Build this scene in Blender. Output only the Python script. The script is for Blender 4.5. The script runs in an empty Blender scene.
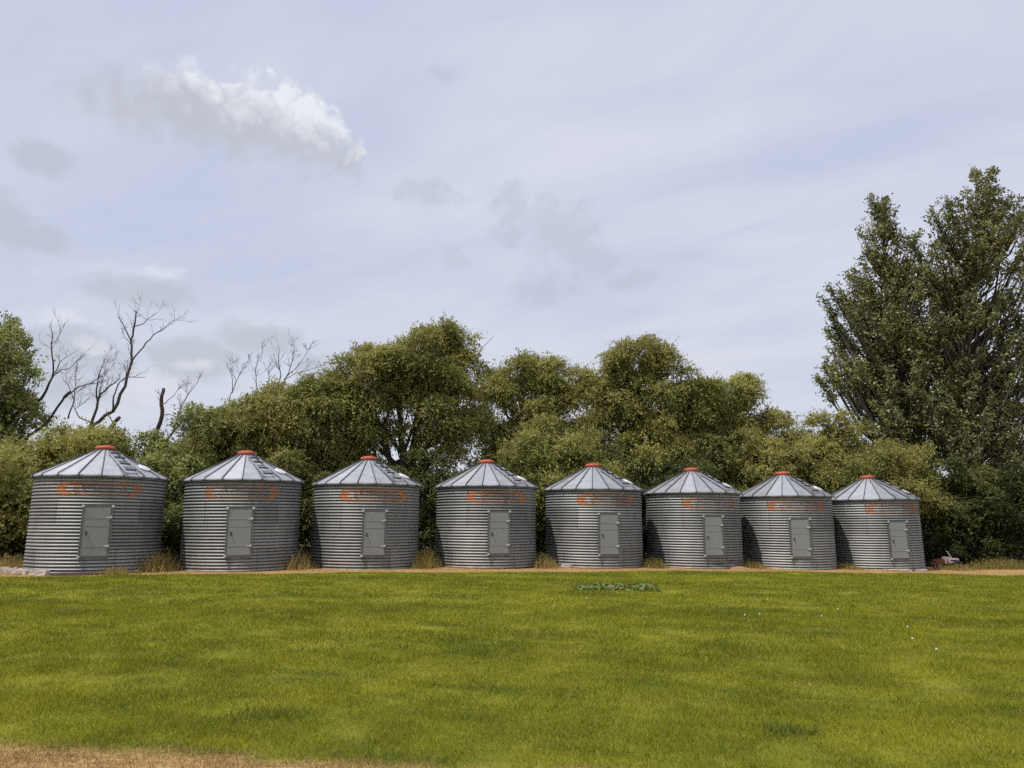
import bpy, bmesh, math, random
import numpy as np
from mathutils import Vector, Matrix

rng = np.random.default_rng(7)
random.seed(7)
sc = bpy.context.scene
COL = sc.collection
PI = math.pi
R_ = math.radians

# ------------------------------------------------------------------ camera
F = 743.0
PITCH = R_(10.37)
EYE = Vector((0, 0, 2.0))
cd = bpy.data.cameras.new('camera')
cd.sensor_fit = 'HORIZONTAL'
cd.sensor_width = 36.0
cd.lens = 36.0 * F / 1024.0
cd.clip_end = 5000
cam = bpy.data.objects.new('camera', cd)
COL.objects.link(cam)
cam.location = EYE
cam.rotation_euler = (PI / 2 + PITCH, 0, 0)
sc.camera = cam
CP, SP = math.cos(PITCH), math.sin(PITCH)


def ray(px, py):
    a = (px - 512) / F
    b = (384 - py) / F
    return Vector((a, CP - b * SP, SP + b * CP))


def at(px, py, Y):
    d = ray(px, py)
    return EYE + d * (Y / d.y)


# ------------------------------------------------------------------ bins' places, terrain
BINS = [(-15.02, 27.42, .22, 27.5), (-10.42, 29.24, .19, 17.5), (-5.97, 30.95, .12, 19.0), (-1.12, 32.49, .10, 16.0),
        (3.63, 33.74, .03, 11.0), (8.38, 34.99, -.08, 9.5), (13.07, 36.17, -.18, -3.5), (17.72, 37.22, -.30, 4.5)]
BX = np.array([b[0] for b in BINS]); BY = np.array([b[1] for b in BINS]); BZ = np.array([b[2] for b in BINS])
RC = np.polyfit(BX, BY, 2)          # line of bin centres
GZ = np.polyfit(BX, BZ, 2)


def row_y(x):
    return RC[0] * x * x + RC[1] * x + RC[2]


def gz(x, y):
    x = np.asarray(x, float); y = np.asarray(y, float)
    t = np.clip((y - 9) / 15.0, 0, 1); t = t * t * (3 - 2 * t)
    xc = np.clip(x, -20, 22)
    base = (GZ[0] * xc * xc + GZ[1] * xc + GZ[2]) * t
    und = .035 * np.sin(x * .45 + 1.3) * np.sin(y * .38) + .02 * np.sin(x * .9 + y * .7)
    near = 1 - np.clip(np.abs(y - row_y(x)) / 6, 0, 1)
    return base + und * (1 - near)


def ground(x, y):
    return float(gz(x, y))


# ------------------------------------------------------------------ helpers
def tag(o, label=None, cat=None, group=None, kind=None):
    if label: o['label'] = label
    if cat: o['category'] = cat
    if group: o['group'] = group
    if kind: o['kind'] = kind
    return o


def empty(name, loc, label, cat, group=None, rz=0):
    o = bpy.data.objects.new(name, None)
    COL.objects.link(o)
    o.location = loc
    o.rotation_euler = (0, 0, rz)
    o.empty_display_size = .3
    return tag(o, label, cat, group)


def link_mesh(name, me, parent=None):
    o = bpy.data.objects.new(name, me)
    COL.objects.link(o)
    if parent: o.parent = parent
    return o


def mesh_np(name, verts, faces, mat, tint=None, smooth=False, k=None):
    """verts (N,3); faces (M,k)"""
    verts = np.ascontiguousarray(verts, np.float32)
    faces = np.ascontiguousarray(faces, np.int32)
    me = bpy.data.meshes.new(name)
    n, m = len(verts), len(faces)
    kk = faces.shape[1]
    me.vertices.add(n)
    me.vertices.foreach_set('co', verts.ravel())
    me.loops.add(m * kk)
    me.loops.foreach_set('vertex_index', faces.ravel())
    me.polygons.add(m)
    me.polygons.foreach_set('loop_start', np.arange(0, m * kk, kk, dtype=np.int32))
    me.update(calc_edges=True)
    if tint is not None:
        a = me.attributes.new('tint', 'FLOAT', 'POINT')
        a.data.foreach_set('value', np.ascontiguousarray(tint, np.float32))
    me.polygons.foreach_set('use_smooth', np.full(m, smooth, bool))
    me.materials.append(mat)
    return me


class MB:
    def __init__(s): s.v = []; s.f = []; s.mi = []; s.cur = 0; s.sm = []

    def add(s, vs, fs, smooth=False):
        b = len(s.v)
        s.v += [tuple(v) for v in vs]
        s.f += [tuple(i + b for i in f) for f in fs]
        s.mi += [s.cur] * len(fs)
        s.sm += [smooth] * len(fs)

    def box(s, c, size, rot=None):
        x, y, z = [d / 2 for d in size]
        vs = [Vector(p) for p in ((-x, -y, -z), (x, -y, -z), (x, y, -z), (-x, y, -z), (-x, -y, z), (x, -y, z), (x, y, z), (-x, y, z))]
        if rot is not None: vs = [rot @ v for v in vs]
        s.add([v + Vector(c) for v in vs], [(0, 3, 2, 1), (4, 5, 6, 7), (0, 1, 5, 4), (1, 2, 6, 5), (2, 3, 7, 6), (3, 0, 4, 7)])

    def bar(s, a, b, w, h, up=Vector((0, 0, 1))):
        a, b = Vector(a), Vector(b)
        d = (b - a); L = d.length; d.normalize()
        x = d.cross(up)
        if x.length < 1e-4: x = Vector((1, 0, 0))
        x.normalize(); u = x.cross(d)
        s.box((a + b) / 2, (w, L, h), Matrix((x, d, u)).transposed())

    def tube(s, pts, rad, n=7, cap=True):
        pts = [Vector(p) for p in pts]
        rings = []
        ref = Vector((.31, .77, .12))
        for i, p in enumerate(pts):
            d = (pts[min(i + 1, len(pts) - 1)] - pts[max(i - 1, 0)]).normalized()
            x = d.cross(ref).normalized(); y = d.cross(x)
            r = rad[i] if isinstance(rad, (list, tuple)) else rad
            rings.append([p + (x * math.cos(2 * PI * k / n) + y * math.sin(2 * PI * k / n)) * r for k in range(n)])
        vs = [v for r in rings for v in r]
        fs = []
        for i in range(len(pts) - 1):
            for k in range(n):
                k2 = (k + 1) % n
                fs.append((i * n + k, i * n + k2, (i + 1) * n + k2, (i + 1) * n + k))
        if cap:
            fs.append(tuple(range(n))[::-1]); fs.append(tuple((len(pts) - 1) * n + k for k in range(n)))
        s.add(vs, fs, True)

    def lathe(s, prof, n=32, c=(0, 0, 0), axis=None, close=False):
        vs = []
        for r, z in prof:
            for k in range(n):
                a = 2 * PI * k / n
                v = Vector((r * math.cos(a), r * math.sin(a), z))
                if axis is not None: v = axis @ v
                vs.append(v + Vector(c))
        fs = []
        m = len(prof)
        for i in range(m - 1):
            for k in range(n):
                k2 = (k + 1) % n
                fs.append((i * n + k, i * n + k2, (i + 1) * n + k2, (i + 1) * n + k))
        if close:
            fs.append(tuple(range(n))[::-1]); fs.append(tuple((m - 1) * n + k for k in range(n)))
        s.add(vs, fs, True)

    def mesh(s, name, mats):
        me = bpy.data.meshes.new(name)
        me.from_pydata(s.v, [], s.f)
        for m in (mats if isinstance(mats, (list, tuple)) else [mats]): me.materials.append(m)
        me.polygons.foreach_set('material_index', s.mi)
        me.polygons.foreach_set('use_smooth', s.sm)
        me.update()
        return me

    def build(s, name, mats, parent=None):
        return link_mesh(name, s.mesh(name, mats), parent)


# ------------------------------------------------------------------ node helper
class NT:
    def __init__(s, tree): s.t = tree; s.n = tree.nodes; s.l = tree.links

    def node(s, typ, ins=None, **props):
        nd = s.n.new(typ)
        for k, v in props.items(): setattr(nd, k, v)
        for k, v in (ins or {}).items():
            if hasattr(v, 'is_output'): s.l.new(v, nd.inputs[k])
            else: nd.inputs[k].default_value = v
        return nd

    def math(s, op, a, b=0.0, c=None, clamp=False):
        d = {0: a, 1: b}
        if c is not None: d[2] = c
        return s.node('ShaderNodeMath', d, operation=op, use_clamp=clamp).outputs[0]

    def vmath(s, op, a, b=(0, 0, 0)):
        nd = s.node('ShaderNodeVectorMath', {0: a, 1: b}, operation=op)
        return nd.outputs['Value'] if op in ('LENGTH', 'DOT_PRODUCT') else nd.outputs[0]

    def smooth(s, v, lo, hi, a=0.0, b=1.0):
        return s.node('ShaderNodeMapRange', {'Value': v, 'From Min': lo, 'From Max': hi, 'To Min': a, 'To Max': b},
                      interpolation_type='SMOOTHSTEP').outputs[0]

    def noise(s, vec, scale, detail=4, rough=.5, dist=0):
        nd = s.node('ShaderNodeTexNoise', {'Vector': vec, 'Scale': scale, 'Detail': detail, 'Roughness': rough, 'Distortion': dist})
        return nd.outputs[0]

    def mix(s, f, a, b, blend='MIX'):
        nd = s.node('ShaderNodeMix', data_type='RGBA', blend_type=blend)
        for idx, v in ((0, f), (6, a), (7, b)):
            if hasattr(v, 'is_output'): s.l.new(v, nd.inputs[idx])
            else: nd.inputs[idx].default_value = v if idx == 0 else (tuple(v) + (1,))[:4]
        return nd.outputs[2]

    def scale(s, v, sx, sy, sz):
        return s.node('ShaderNodeVectorMath', {0: v, 1: (sx, sy, sz)}, operation='MULTIPLY').outputs[0]


def new_mat(name):
    m = bpy.data.materials.new(name)
    m.use_nodes = True
    m.node_tree.nodes.clear()
    return m, NT(m.node_tree)


def finish(nt, sh):
    o = nt.node('ShaderNodeOutputMaterial')
    nt.l.new(sh, o.inputs[0])


def principled(nt, color, rough=.6, metal=0.0, spec=.4, bump=None):
    d = {'Base Color': color if hasattr(color, 'is_output') else tuple(color) + (1,), 'Roughness': rough, 'Metallic': metal,
         'Specular IOR Level': spec}
    if bump is not None: d['Normal'] = bump
    return nt.node('ShaderNodeBsdfPrincipled', d).outputs[0]


def simple_mat(name, col, rough=.6, metal=0., var=.25, scale=6., spec=.4, obj=True):
    m, nt = new_mat(name)
    tc = nt.node('ShaderNodeTexCoord').outputs['Object']
    n = nt.noise(tc, scale, 6, .65)
    n2 = nt.noise(tc, scale * 7, 3, .6)
    v = nt.math('ADD', nt.math('MULTIPLY', nt.math('SUBTRACT', n, .5), var * 2), nt.math('MULTIPLY', nt.math('SUBTRACT', n2, .5), var))
    k = nt.math('ADD', v, 1.0)
    c = nt.node('ShaderNodeVectorMath', {0: col, 'Scale': k}, operation='SCALE').outputs[0]
    finish(nt, principled(nt, c, rough, metal, spec))
    return m


# ------------------------------------------------------------------ materials
def leaf_mat(name, dark, light, trans=.40, rough=.55, spec=.25, warm=None):
    m, nt = new_mat(name)
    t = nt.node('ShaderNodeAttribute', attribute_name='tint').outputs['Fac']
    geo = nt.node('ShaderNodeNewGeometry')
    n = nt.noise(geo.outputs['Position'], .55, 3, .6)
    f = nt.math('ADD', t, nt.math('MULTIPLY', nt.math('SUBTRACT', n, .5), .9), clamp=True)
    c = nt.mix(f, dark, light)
    if warm:
        n3 = nt.noise(geo.outputs['Position'], .3, 2, .5)
        c = nt.mix(nt.smooth(n3, .45, .65), c, nt.mix(f, [w * .5 for w in warm], warm))
    p = principled(nt, c, rough, 0, spec)
    tc = nt.mix(.25, c, (.22, .24, .02))
    tr = nt.node('ShaderNodeBsdfTranslucent', {'Color': tc}).outputs[0]
    mx = nt.node('ShaderNodeMixShader', {0: trans, 1: p, 2: tr}).outputs[0]
    finish(nt, mx)
    return m


M = {}
M['leaf_willow'] = leaf_mat('willow_leaf', (.062, .070, .018), (.47, .465, .145), warm=(.47, .435, .14))
M['leaf_gold'] = leaf_mat('golden_leaf', (.068, .078, .016), (.47, .47, .15), warm=(.49, .46, .14))
M['leaf_pale'] = leaf_mat('pale_leaf', (.07, .085, .025), (.45, .48, .17))
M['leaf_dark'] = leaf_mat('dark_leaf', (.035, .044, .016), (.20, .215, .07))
M['leaf_poplar'] = leaf_mat('poplar_leaf', (.045, .050, .018), (.39, .385, .145), trans=.28, rough=.42, spec=.5)


def bark_mat(name, a, b):
    m, nt = new_mat(name)
    tc = nt.node('ShaderNodeTexCoord').outputs['Object']
    n = nt.noise(nt.scale(tc, 6, 6, 1.2), 2.5, 6, .7)
    c = nt.mix(nt.smooth(n, .3, .7), a, b)
    bp = nt.node('ShaderNodeBump', {'Height': n, 'Strength': .6, 'Distance': .03}).outputs[0]
    finish(nt, principled(nt, c, .9, 0, .2, bp))
    return m


M['bark'] = bark_mat('bark', (.018, .014, .011), (.075, .062, .048))
M['bark_poplar'] = bark_mat('poplar_bark', (.03, .027, .022), (.13, .12, .095))
M['bark_dead'] = bark_mat('dead_bark', (.035, .029, .025), (.14, .122, .11))


def lawn_base():
    """shared lawn colour: returns (nt, colour, mask of straw)"""


def straw_mask(nt, pos):
    sep = nt.node('ShaderNodeSeparateXYZ', {0: pos})
    x, y = sep.outputs[0], sep.outputs[1]
    n = nt.noise(pos, .9, 4, .6)
    nn = nt.math('MULTIPLY', nt.math('SUBTRACT', n, .5), 2.2)
    # strip in front of and between the bins
    q = nt.math('ADD', nt.math('MULTIPLY', nt.math('MULTIPLY', x, x), float(RC[0])), nt.math('ADD', nt.math('MULTIPLY', x, float(RC[1])), float(RC[2] - 2.95)))
    q = nt.math('SUBTRACT', q, nt.smooth(x, -15.0, -6.0, 0.0, .85))
    s1 = nt.math('ADD', nt.math('SUBTRACT', y, q), nt.math('MULTIPLY', nn, .35))
    m1 = nt.smooth(s1, -.12, .2)
    # dry band crossing the near edge of the lawn
    e = nt.math('ADD', nt.math('MULTIPLY', x, -.13), 6.48)
    s2 = nt.math('ADD', nt.math('SUBTRACT', e, y), nt.math('MULTIPLY', nn, .42))
    m2 = nt.smooth(s2, -.25, .25)
    return m1, m2, s1


def lawn_color(nt, pos, tint):
    p1 = nt.noise(nt.scale(pos, .34, .44, 1), 1.0, 5, .62, .6)
    p2 = nt.noise(nt.scale(pos, 1.0, 1.2, 1), 1.0, 4, .6)
    p3 = nt.noise(pos, 3.5, 3, .6)
    f = nt.math('ADD', nt.math('MULTIPLY', p1, .55), nt.math('ADD', nt.math('MULTIPLY', p2, .3), nt.math('MULTIPLY', p3, .15)))
    f = nt.smooth(f, .37, .62)
    f = nt.math('ADD', nt.math('MULTIPLY', f, .56), nt.math('MULTIPLY', tint, .46))
    c = nt.mix(f, LAWN_D, LAWN_L)
    rp_ = nt.node('ShaderNodeVectorRotate', {'Vector': pos, 'Axis': (0, 0, 1), 'Angle': R_(24)}, rotation_type='AXIS_ANGLE').outputs[0]
    p6 = nt.noise(nt.scale(rp_, .13, 1.5, 1), 1.0, 3, .5, .9)
    c = nt.mix(nt.math('MULTIPLY', nt.smooth(p6, .52, .66), .35), c, LAWN_L)
    c = nt.mix(nt.math('MULTIPLY', nt.smooth(p6, .46, .36), .35), c, LAWN_D)
    p5 = nt.noise(nt.scale(pos, 1.3, 2.2, 1), 1.0, 5, .7, .8)
    c = nt.mix(nt.math('MULTIPLY', nt.smooth(p5, .56, .72), .55), c, (.085, .115, .014))
    # tired yellowish patches
    p4 = nt.noise(nt.scale(pos, .5, .65, 1), 1.0, 3, .5, .3)
    c = nt.mix(nt.math('MULTIPLY', nt.smooth(p4, .52, .72), .5), c, LAWN_Y)
    return c


LAWN_D = (.110, .140, .013)
LAWN_L = (.325, .325, .025)
LAWN_Y = (.40, .375, .05)
STRAW = (.40, .27, .11)

m, nt = new_mat('grass_blade')
pos = nt.node('ShaderNodeNewGeometry').outputs['Position']
t = nt.node('ShaderNodeAttribute', attribute_name='tint').outputs['Fac']
c = lawn_color(nt, pos, t)
m1, m2, s1 = straw_mask(nt, pos)
st = nt.mix(t, (.20, .12, .045), (.50, .36, .17))
c = nt.mix(nt.math('MAXIMUM', m1, m2), c, st)
dry = nt.smooth(t, .86, .97)
c = nt.mix(nt.math('MULTIPLY', dry, .6), c, (.46, .38, .14))
p = principled(nt, c, .7, 0, .08)
tr = nt.node('ShaderNodeBsdfTranslucent', {'Color': c}).outputs[0]
finish(nt, nt.node('ShaderNodeMixShader', {0: .3, 1: p, 2: tr}).outputs[0])
M['grass'] = m

m, nt = new_mat('ground')
pos = nt.node('ShaderNodeNewGeometry').outputs['Position']
fine = nt.noise(pos, 22, 5, .7)
c = lawn_color(nt, pos, fine)
c = nt.node('ShaderNodeVectorMath', {0: c, 'Scale': .72}, operation='SCALE').outputs[0]
m1, m2, s1 = straw_mask(nt, pos)
sn = nt.noise(nt.scale(pos, 5, 12, 5), 1.2, 5, .7)
straw = nt.mix(nt.smooth(sn, .3, .7), (.26, .15, .062), (.52, .335, .15))
c = nt.mix(nt.math('MAXIMUM', m1, m2), c, straw)
# dark leaf litter under the trees
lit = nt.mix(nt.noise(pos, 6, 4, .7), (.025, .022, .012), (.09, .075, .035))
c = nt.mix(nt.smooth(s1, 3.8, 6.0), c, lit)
bp = nt.node('ShaderNodeBump', {'Height': fine, 'Strength': .5, 'Distance': .03}).outputs[0]
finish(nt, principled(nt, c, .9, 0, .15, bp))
M['ground'] = m

# galvanised corrugated wall: sheet to sheet tone, dull blotches, rust streaks low down
m, nt = new_mat('galvanised_wall')
tc = nt.node('ShaderNodeTexCoord').outputs['Object']
sep = nt.node('ShaderNodeSeparateXYZ', {0: tc})
ang = nt.math('ARCTAN2', sep.outputs[1], sep.outputs[0])
info = nt.node('ShaderNodeObjectInfo').outputs['Random']
ring = nt.math('FLOOR', nt.math('MULTIPLY', sep.outputs[2], 1 / .825))
sheet = nt.math('FLOOR', nt.math('ADD', nt.math('MULTIPLY', ang, 5 / (2 * PI)), nt.math('MULTIPLY', ring, .37)))
cv = nt.node('ShaderNodeCombineXYZ', {0: sheet, 1: ring, 2: nt.math('MULTIPLY', info, 17)})
wn = nt.node('ShaderNodeTexWhiteNoise', {'Vector': cv.outputs[0]}, noise_dimensions='3D').outputs[0]
blot = nt.noise(nt.scale(tc, 1, 1, .6), 1.6, 5, .65)
spk = nt.noise(nt.scale(tc, 1, 1, .12), 14, 4, .65)
k = nt.math('ADD', nt.math('MULTIPLY', wn, .16), nt.math('ADD', nt.math('MULTIPLY', blot, .30), nt.math('MULTIPLY', spk, .28)))
c = nt.mix(nt.smooth(k, .18, .58), (.22, .225, .225), (.42, .425, .415))
PITCH_W = 3.30 / 29
# grime and painted shade in the troughs and under each ridge
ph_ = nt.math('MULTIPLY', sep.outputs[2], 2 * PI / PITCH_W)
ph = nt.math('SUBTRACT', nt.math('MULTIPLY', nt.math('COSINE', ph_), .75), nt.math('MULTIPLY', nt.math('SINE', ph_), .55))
grime_shade = nt.smooth(ph, -.05, .75)
c = nt.mix(nt.math('MULTIPLY', grime_shade, .82), c, (.035, .036, .036))
rust = nt.math('MULTIPLY', nt.smooth(nt.noise(nt.scale(tc, 3, 3, .5), 3, 5, .7), .58, .74), nt.smooth(sep.outputs[2], .55, .0))
c = nt.mix(nt.math('MULTIPLY', rust, .45), c, (.16, .085, .045))
# sheet laps: a thin dark line with bolts, and splashed dirt at the foot
fr_ = nt.math('FRACT', nt.math('ADD', nt.math('MULTIPLY', ang, 5 / (2 * PI)), nt.math('MULTIPLY', ring, .37)))
lap = nt.smooth(nt.math('ABSOLUTE', nt.math('SUBTRACT', fr_, .5)), .493, .497)
c = nt.mix(nt.math('MULTIPLY', lap, .6), c, (.06, .06, .06))
bz = nt.math('ABSOLUTE', nt.math('SUBTRACT', nt.math('FRACT', nt.math('MULTIPLY', sep.outputs[2], 1 / PITCH_W)), .25))
bolt = nt.math('MULTIPLY', nt.smooth(nt.math('ABSOLUTE', nt.math('SUBTRACT', fr_, .486)), .004, .002), nt.smooth(bz, .14, .08))
c = nt.mix(nt.math('MULTIPLY', bolt, .7), c, (.62, .62, .60))
dirt = nt.math('MULTIPLY', nt.smooth(sep.outputs[2], .5, .05), nt.smooth(nt.noise(tc, 4, 5, .7), .35, .7))
c = nt.mix(nt.math('MULTIPLY', dirt, .4), c, (.17, .13, .09))
rg = nt.math('ADD', nt.math('MULTIPLY', spk, .25), .50)
finish(nt, principled(nt, c, rg, .66, .4))
M['wall'] = m

m, nt = new_mat('galvanised_roof')
tc = nt.node('ShaderNodeTexCoord').outputs['Object']
sep = nt.node('ShaderNodeSeparateXYZ', {0: tc})
ang = nt.math('ARCTAN2', sep.outputs[1], sep.outputs[0])
pan = nt.math('FLOOR', nt.math('MULTIPLY', ang, 20 / (2 * PI)))
info = nt.node('ShaderNodeObjectInfo').outputs['Random']
wn = nt.node('ShaderNodeTexWhiteNoise', {'Vector': nt.node('ShaderNodeCombineXYZ', {0: pan, 1: nt.math('MULTIPLY', info, 9)}).outputs[0]}).outputs[0]
n = nt.noise(tc, 3, 6, .7)
n2 = nt.noise(tc, 25, 3, .6)
k = nt.math('ADD', nt.math('MULTIPLY', wn, .25), nt.math('ADD', nt.math('MULTIPLY', n, .5), nt.math('MULTIPLY', n2, .25)))
c = nt.mix(nt.smooth(k, .25, .75), (.37, .38, .405), (.55, .56, .59))
finish(nt, principled(nt, c, nt.math('ADD', nt.math('MULTIPLY', n, .2), .45), .72, .4))
M['roof'] = m
M['seam'] = simple_mat('roof_seam', (.10, .10, .105), .5, .7, .3)  # dark colour stands for the shadow and gap along each rib
M['dark_metal'] = simple_mat('dark_metal', (.06, .06, .062), .5, .6, .3)
M['door'] = simple_mat('grey_door_sheet', (.25, .26, .25), .55, .1, .14, 2.5)
M['frame'] = simple_mat('dull_frame', (.16, .165, .165), .5, .5, .3)
M['bright'] = simple_mat('bright_zinc', (.58, .59, .59), .45, .5, .15)
M['lid'] = simple_mat('white_lid', (.72, .73, .75), .4, .3, .12)
M['orange'] = simple_mat('orange_cap', (.42, .095, .045), .6, 0, .25, 4)
M['emblem'] = simple_mat('faded_orange_paint', (.43, .195, .105), .75, .1, .35, 5)
M['emblem_dull'] = simple_mat('faded_red_lettering', (.33, .17, .12), .7, .3, .4, 5)
M['concrete'] = simple_mat('pale_concrete', (.46, .41, .36), .9, 0, .3, 5)
M['stone'] = simple_mat('field_stone', (.36, .29, .25), .9, 0, .4, 5)
M['wood'] = simple_mat('rotten_wood', (.10, .062, .05), .9, 0, .4, 8)
M['rust'] = simple_mat('rusty_red_paint', (.11, .030, .022), .7, .1, .5, 8)
M['white_paint'] = simple_mat('weathered_white_paint', (.44, .37, .35), .7, 0, .25, 8)
M['rubber'] = simple_mat('old_rubber', (.022, .02, .02), .85, 0, .3, 10)
M['red_soil'] = simple_mat('red_soil', (.30, .18, .10), .95, 0, .35, 7)
M['white_puff'] = simple_mat('seed_head', (.55, .55, .48), .9, 0, .1, 10)
M['stalk'] = simple_mat('flower_stalk', (.10, .13, .03), .7, 0, .2, 10)

# ------------------------------------------------------------------ ground
def coords(lo, hi, step, outs):
    c = list(np.arange(lo, hi + 1e-6, step))
    return np.array([-o + lo for o in outs[::-1]] + c + [hi + o for o in outs])


xs = coords(-40, 44, .6, [4, 12, 30, 80, 200, 600, 1800])
ys = coords(-8, 60, .6, [4, 12, 30, 80, 200, 600, 1800])
X, Y = np.meshgrid(xs, ys)
V = np.stack([X, Y, gz(X, Y)], -1).reshape(-1, 3)
nx, ny = len(xs), len(ys)
I = np.arange(nx * ny).reshape(ny, nx)
Fq = np.stack([I[:-1, :-1], I[:-1, 1:], I[1:, 1:], I[1:, :-1]], -1).reshape(-1, 4)
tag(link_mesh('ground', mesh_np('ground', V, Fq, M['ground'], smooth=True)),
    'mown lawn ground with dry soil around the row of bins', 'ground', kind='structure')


# ------------------------------------------------------------------ grass
def snoise(x, y, s=1.0, seed=0):
    r = np.random.default_rng(100 + seed)
    v = np.zeros_like(x)
    for i in range(6):
        a = r.uniform(0, 2 * PI); k = s * r.uniform(.5, 2.2); ph = r.uniform(0, 6.3)
        v += np.sin((x * math.cos(a) + y * math.sin(a)) * k + ph)
    return v / 6


def blades(x, y, h, w, lean, tint, zoff=0.0):
    n = len(x)
    a = rng.uniform(0, 2 * PI, n)
    b = rng.uniform(0, 2 * PI, n)
    z = gz(x, y) - .01 + zoff
    dx, dy = np.cos(a) * w / 2, np.sin(a) * w / 2
    tip = np.stack([x + np.cos(b) * lean * h, y + np.sin(b) * lean * h, z + h], -1)
    v = np.empty((n, 3, 3), np.float32)
    v[:, 0] = np.stack([x - dx, y - dy, z], -1)
    v[:, 1] = np.stack([x + dx, y + dy, z], -1)
    v[:, 2] = tip
    return v.reshape(-1, 3), np.arange(n * 3).reshape(n, 3), np.repeat(tint, 3)


def front_y(x):
    t = np.clip((x + 15.0) / 9.0, 0, 1)
    return row_y(x) - 2.95 - .85 * t * t * (3 - 2 * t)


vs, fs, ts, off = [], [], [], 0
for y0, y1, den, h0, w0 in ((5.6, 8.5, 4200, .055, .0065), (8.5, 12, 2600, .06, .009), (12, 18, 1250, .065, .014), (18, 26, 620, .055, .022), (26, 38, 480, .045, .028)):
    hw = .80 * y1 + 1.5
    n = int((y1 - y0) * 2 * hw * den)
    x = rng.uniform(-hw, hw, n); y = rng.uniform(y0, y1, n)
    keep = (np.abs(x) < .80 * y + 1.5) & (y < front_y(x) - .12 + .22 * snoise(x, y, 2.2, 3))
    x, y = x[keep], y[keep]
    # thin, clumpy sward
    d = snoise(x, y, 7, 1) * .5 + snoise(x, y, 2.2, 2) * .5
    dry = y < 6.48 - .13 * x
    h = h0 * (1 + .9 * d) * rng.uniform(.45, 1.35, len(x)) * np.where(dry, .8, 1)
    h = np.maximum(h, .02)
    v, f, t = blades(x, y, h, w0 * rng.uniform(.7, 1.3, len(x)), rng.uniform(.2, 1.1, len(x)), rng.uniform(0, 1, len(x)))
    vs.append(v); fs.append(f + off); ts.append(t); off += len(v)
tag(link_mesh('lawn_grass', mesh_np('lawn_grass', np.concatenate(vs), np.concatenate(fs), M['grass'], np.concatenate(ts))),
    'short green mown grass across the lawn, straw coloured at the near edge', 'grass', kind='stuff')

# dry grass fringe along the front of the bins and between them
m, nt = new_mat('dry_blade')
t = nt.node('ShaderNodeAttribute', attribute_name='tint').outputs['Fac']
rp = nt.mix(nt.smooth(t, .0, .5), (.16, .18, .035), (.36, .25, .09))
c = nt.mix(nt.smooth(t, .5, 1.0), rp, (.53, .38, .16))
p = principled(nt, c, .7, 0, .2)
tr = nt.node('ShaderNodeBsdfTranslucent', {'Color': c}).outputs[0]
finish(nt, nt.node('ShaderNodeMixShader', {0: .3, 1: p, 2: tr}).outputs[0])
M['dry'] = m


def outside_bins(x, y, r=2.17):
    ok = np.ones(len(x), bool)
    for bx, by, _, _ in BINS: ok &= (x - bx) ** 2 + (y - by) ** 2 > r * r
    return ok


n = 30000
x = rng.uniform(-27, 34, n); s = rng.uniform(-.25, 1.9, n)
y = front_y(x) + s + .1 * snoise(x, x * 0, 1.7, 5)
ok = outside_bins(x, y); x, y = x[ok], y[ok]
d = snoise(x, y, 1.6, 6)
h = (.03 + .05 * np.clip(d + .2, 0, 1)) * rng.uniform(.4, 1.3, len(x))
v, f, t = blades(x, y, h, rng.uniform(.012, .026, len(x)), rng.uniform(.2, 1.3, len(x)), np.clip(.72 + .3 * d + rng.normal(0, .18, len(x)), 0, 1))
tag(link_mesh('dry_grass', mesh_np('dry_grass', v, f, M['dry'], t)), 'strip of bleached dry grass along the feet of the bins', 'dry grass', kind='stuff')

# weed clumps in the gaps
def weeds(name, cx, cy, rx, ry, n, hh, green, label):
    x = rng.normal(0, rx, n); y = rng.normal(0, ry, n)
    ok = outside_bins(x + cx, y + cy); x, y = x[ok], y[ok]
    n = len(x)
    h = hh * rng.uniform(.3, 1.15, n) * np.exp(-(x / rx) ** 2 * .25)
    z0 = ground(cx, cy)
    o = empty(name, (cx, cy, z0), label, 'weeds', 'weed clumps beside the bins')
    v, f, t = blades(x + cx, y + cy, h, rng.uniform(.012, .03, n), rng.uniform(.05, .5, n), np.clip(rng.normal(.75 - green * .7, .22, n), 0, 1))
    v = v - np.array([cx, cy, z0], np.float32)
    link_mesh('foliage', mesh_np('weed_stem', v, f, M['dry'], t), o)
    # leafy tops
    k = max(12, n // 5)
    idx = rng.integers(0, n, k)
    c = np.stack([x[idx], y[idx], np.array(gz(x[idx] + cx, y[idx] + cy)) - z0 + h[idx] * rng.uniform(.4, 1, k)], -1)
    d = rng.normal(0, 1, (k, 3)); d /= np.linalg.norm(d, axis=1)[:, None]
    e = np.cross(d, rng.normal(0, 1, (k, 3))); e /= np.linalg.norm(e, axis=1)[:, None]
    L = rng.uniform(.05, .12, k)[:, None]
    q = np.stack([c - d * L / 2, c + e * L * .22, c + d * L / 2, c - e * L * .22], 1).reshape(-1, 3)
    link_mesh('leaves', mesh_np('weed_leaves', q, np.arange(k * 4).reshape(k, 4), M['leaf_gold'], np.repeat(rng.uniform(.2, 1, k), 4)), o)


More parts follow.
